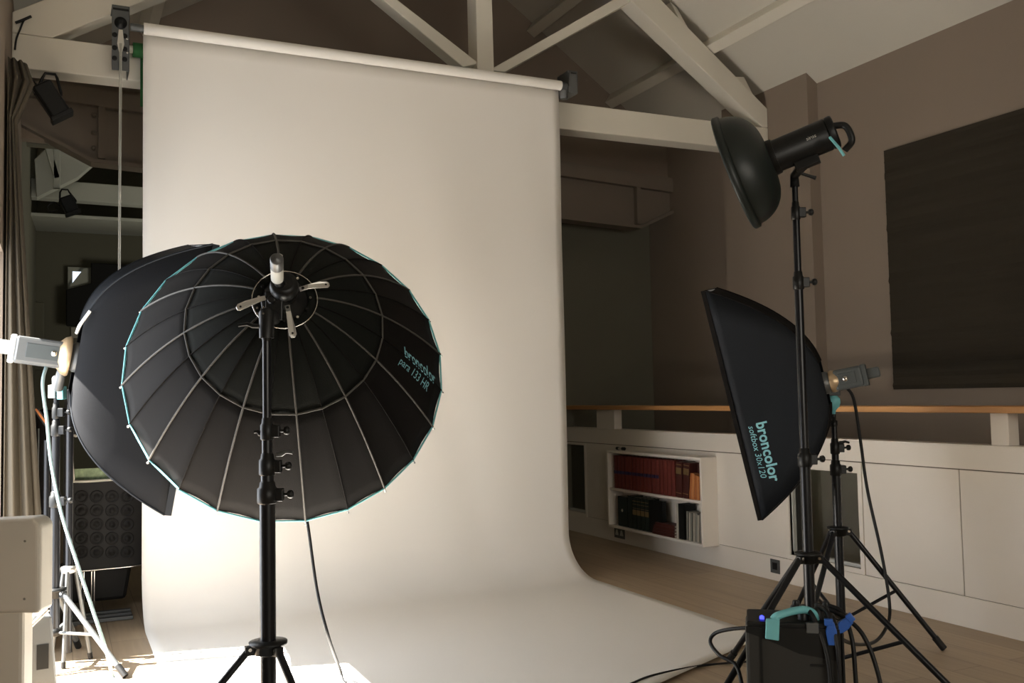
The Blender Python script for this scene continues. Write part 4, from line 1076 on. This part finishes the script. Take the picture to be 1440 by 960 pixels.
build('window_frame', MB().tube(smooth_path([(wx0+.03, CY-.004, wz1), (wx0, CY-.004, wz1-.02), (wx0+.012, CY-.004, wz0+.03), (wx0+.03, CY-.004, wz0), (wx1, CY-.004, wz0)], 6), .008, 8), 'beige', sc_)
build('picture', MB().box((wx0+.02, CY+.03, wz0), (wx1, CY+.035, wz0+.07)), 'print', sc_)['label'] = 'green and white printed sheet'
build('chrome_edge', MB().tube(smooth_path([(xl, CY-.006, zb_), (xl+.2, CY-.008, zb_), (xr-.02, CY-.006, zb_+.005), (xr+.004, CY-.004, zb_+.03), (xr+.004, CY, zb_+.3)], 6), .006, 8), 'chrome', sc_)
build('under_box', MB().prism([(xl-.02, CY+.1, .06), (.37, CY+.1, .06), (.405, CY+.1, zb_), (xl-.02, CY+.1, zb_)], (0, .3, 0)), 'studblack', sc_, bevel=.02)
for x in (.125, .14, .18, .195): build('tube_leg', MB().cyl((x, CY+.02, .05), (x, CY+.02, zb_), .004, 8), 'chrome', sc_)
for k in range(3): build('base_slat', MB().box((xl, CY-.02-.10*k, .002), (.39, CY+.02-.10*k, .022)), 'greymetal', sc_, bevel=.003)
build('base_runner', MB().box((xl+.05, CY-.24, .001), (xl+.07, CY+.3, .006)), 'greymetal', sc_)
# dark equipment behind the left stand
kb2 = at(60, 650, 'Y', 5.6)
tc_ = thing('tall_case', (kb2.x-.0, 5.62, 0), 'tall black soft equipment bag standing between curtain and studded panel', 'bag')
z1_ = at(60, 575, 'Y', 5.6).z
build('bag_body', MB().lathe((kb2.x+.005, 5.62, 0), (0, 0, 1), [(0, .06), (.02, .075), (z1_*.5, .078), (z1_-.06, .07), (z1_-.01, .045), (z1_, .01)], 20), 'fab', tc_)
build('zip', MB().tube([(kb2.x-.02, 5.545, .1), (kb2.x-.02, 5.545, z1_-.1)], .004, 6), 'greymetal', tc_)
nt_ = MB(); a0, a1 = at(50, 575, 'Y', 5.4), at(66, 597, 'Y', 5.4)
dv = (a1-a0).normalized(); nv = dv.cross(V(0, 1, 0))
nt_.box((0, -.02, -.012), ((a1-a0).length, .02, .012), (a0, dv, V(0, 1, 0), nv)); nt_.cur = 1; nt_.box((.0, -.022, -.004), ((a1-a0).length+.002, .022, .006), (a0, dv, V(0, 1, 0), nv))
ob = build('clip_board', nt_, ['black', 'orange'])
ob.parent = tc_; ob.location = WORLD[ob.name]-WORLD[tc_.name]

# ------------------------------------------------------------------ light
wd = bpy.data.worlds.new('sky'); SC.world = wd; wd.use_nodes = True
wn = wd.node_tree; bg = wn.nodes['Background']; bg.inputs['Color'].default_value = (.72, .84, 1, 1); bg.inputs['Strength'].default_value = 1.0
def area(name, loc, direction, sx_, sy_, power, col, spread=180):
    l = bpy.data.lights.new(name, 'AREA'); l.shape = 'RECTANGLE'; l.size = sx_; l.size_y = sy_; l.energy = power; l.color = col; l.spread = R_(spread)
    o = bpy.data.objects.new(name, l); COL.objects.link(o); o.location = loc
    o.rotation_euler = Vector(direction).to_track_quat('-Z', 'Y').to_euler(); return o
area('daylight_through_left_door', (WL-.22, (DY0+DY1)/2, DZ/2), (1, 0, -.0), DY1-DY0-.1, DZ-.1, 62, (.92, .95, 1))
area('daylight_through_rear_window', (1.55, BK-.2, 1.75), (0, 1, 0), 3.2, 1.6, 98, (1, .905, .75))
area('far_room_fill', (2.6, 8.6, 1.4), (-.6, .6, .9), 1.2, 1.4, 32, (1, .97, .84))  # unseen lamp added behind the backdrop to brighten the far beams and ceiling
sun = bpy.data.lights.new('sun', 'SUN'); sun.energy = 100; sun.angle = R_(.6); sun.color = (1, .96, .9)
so = bpy.data.objects.new('sun', sun); COL.objects.link(so)
so.rotation_euler = V(1, -.22, -1.18).to_track_quat('-Z', 'Y').to_euler()
SC.view_settings.view_transform = 'Standard'; SC.view_settings.look = 'None'; SC.view_settings.gamma = 1; SC.view_settings.use_curve_mapping = False
SC.view_settings.exposure = 0.0
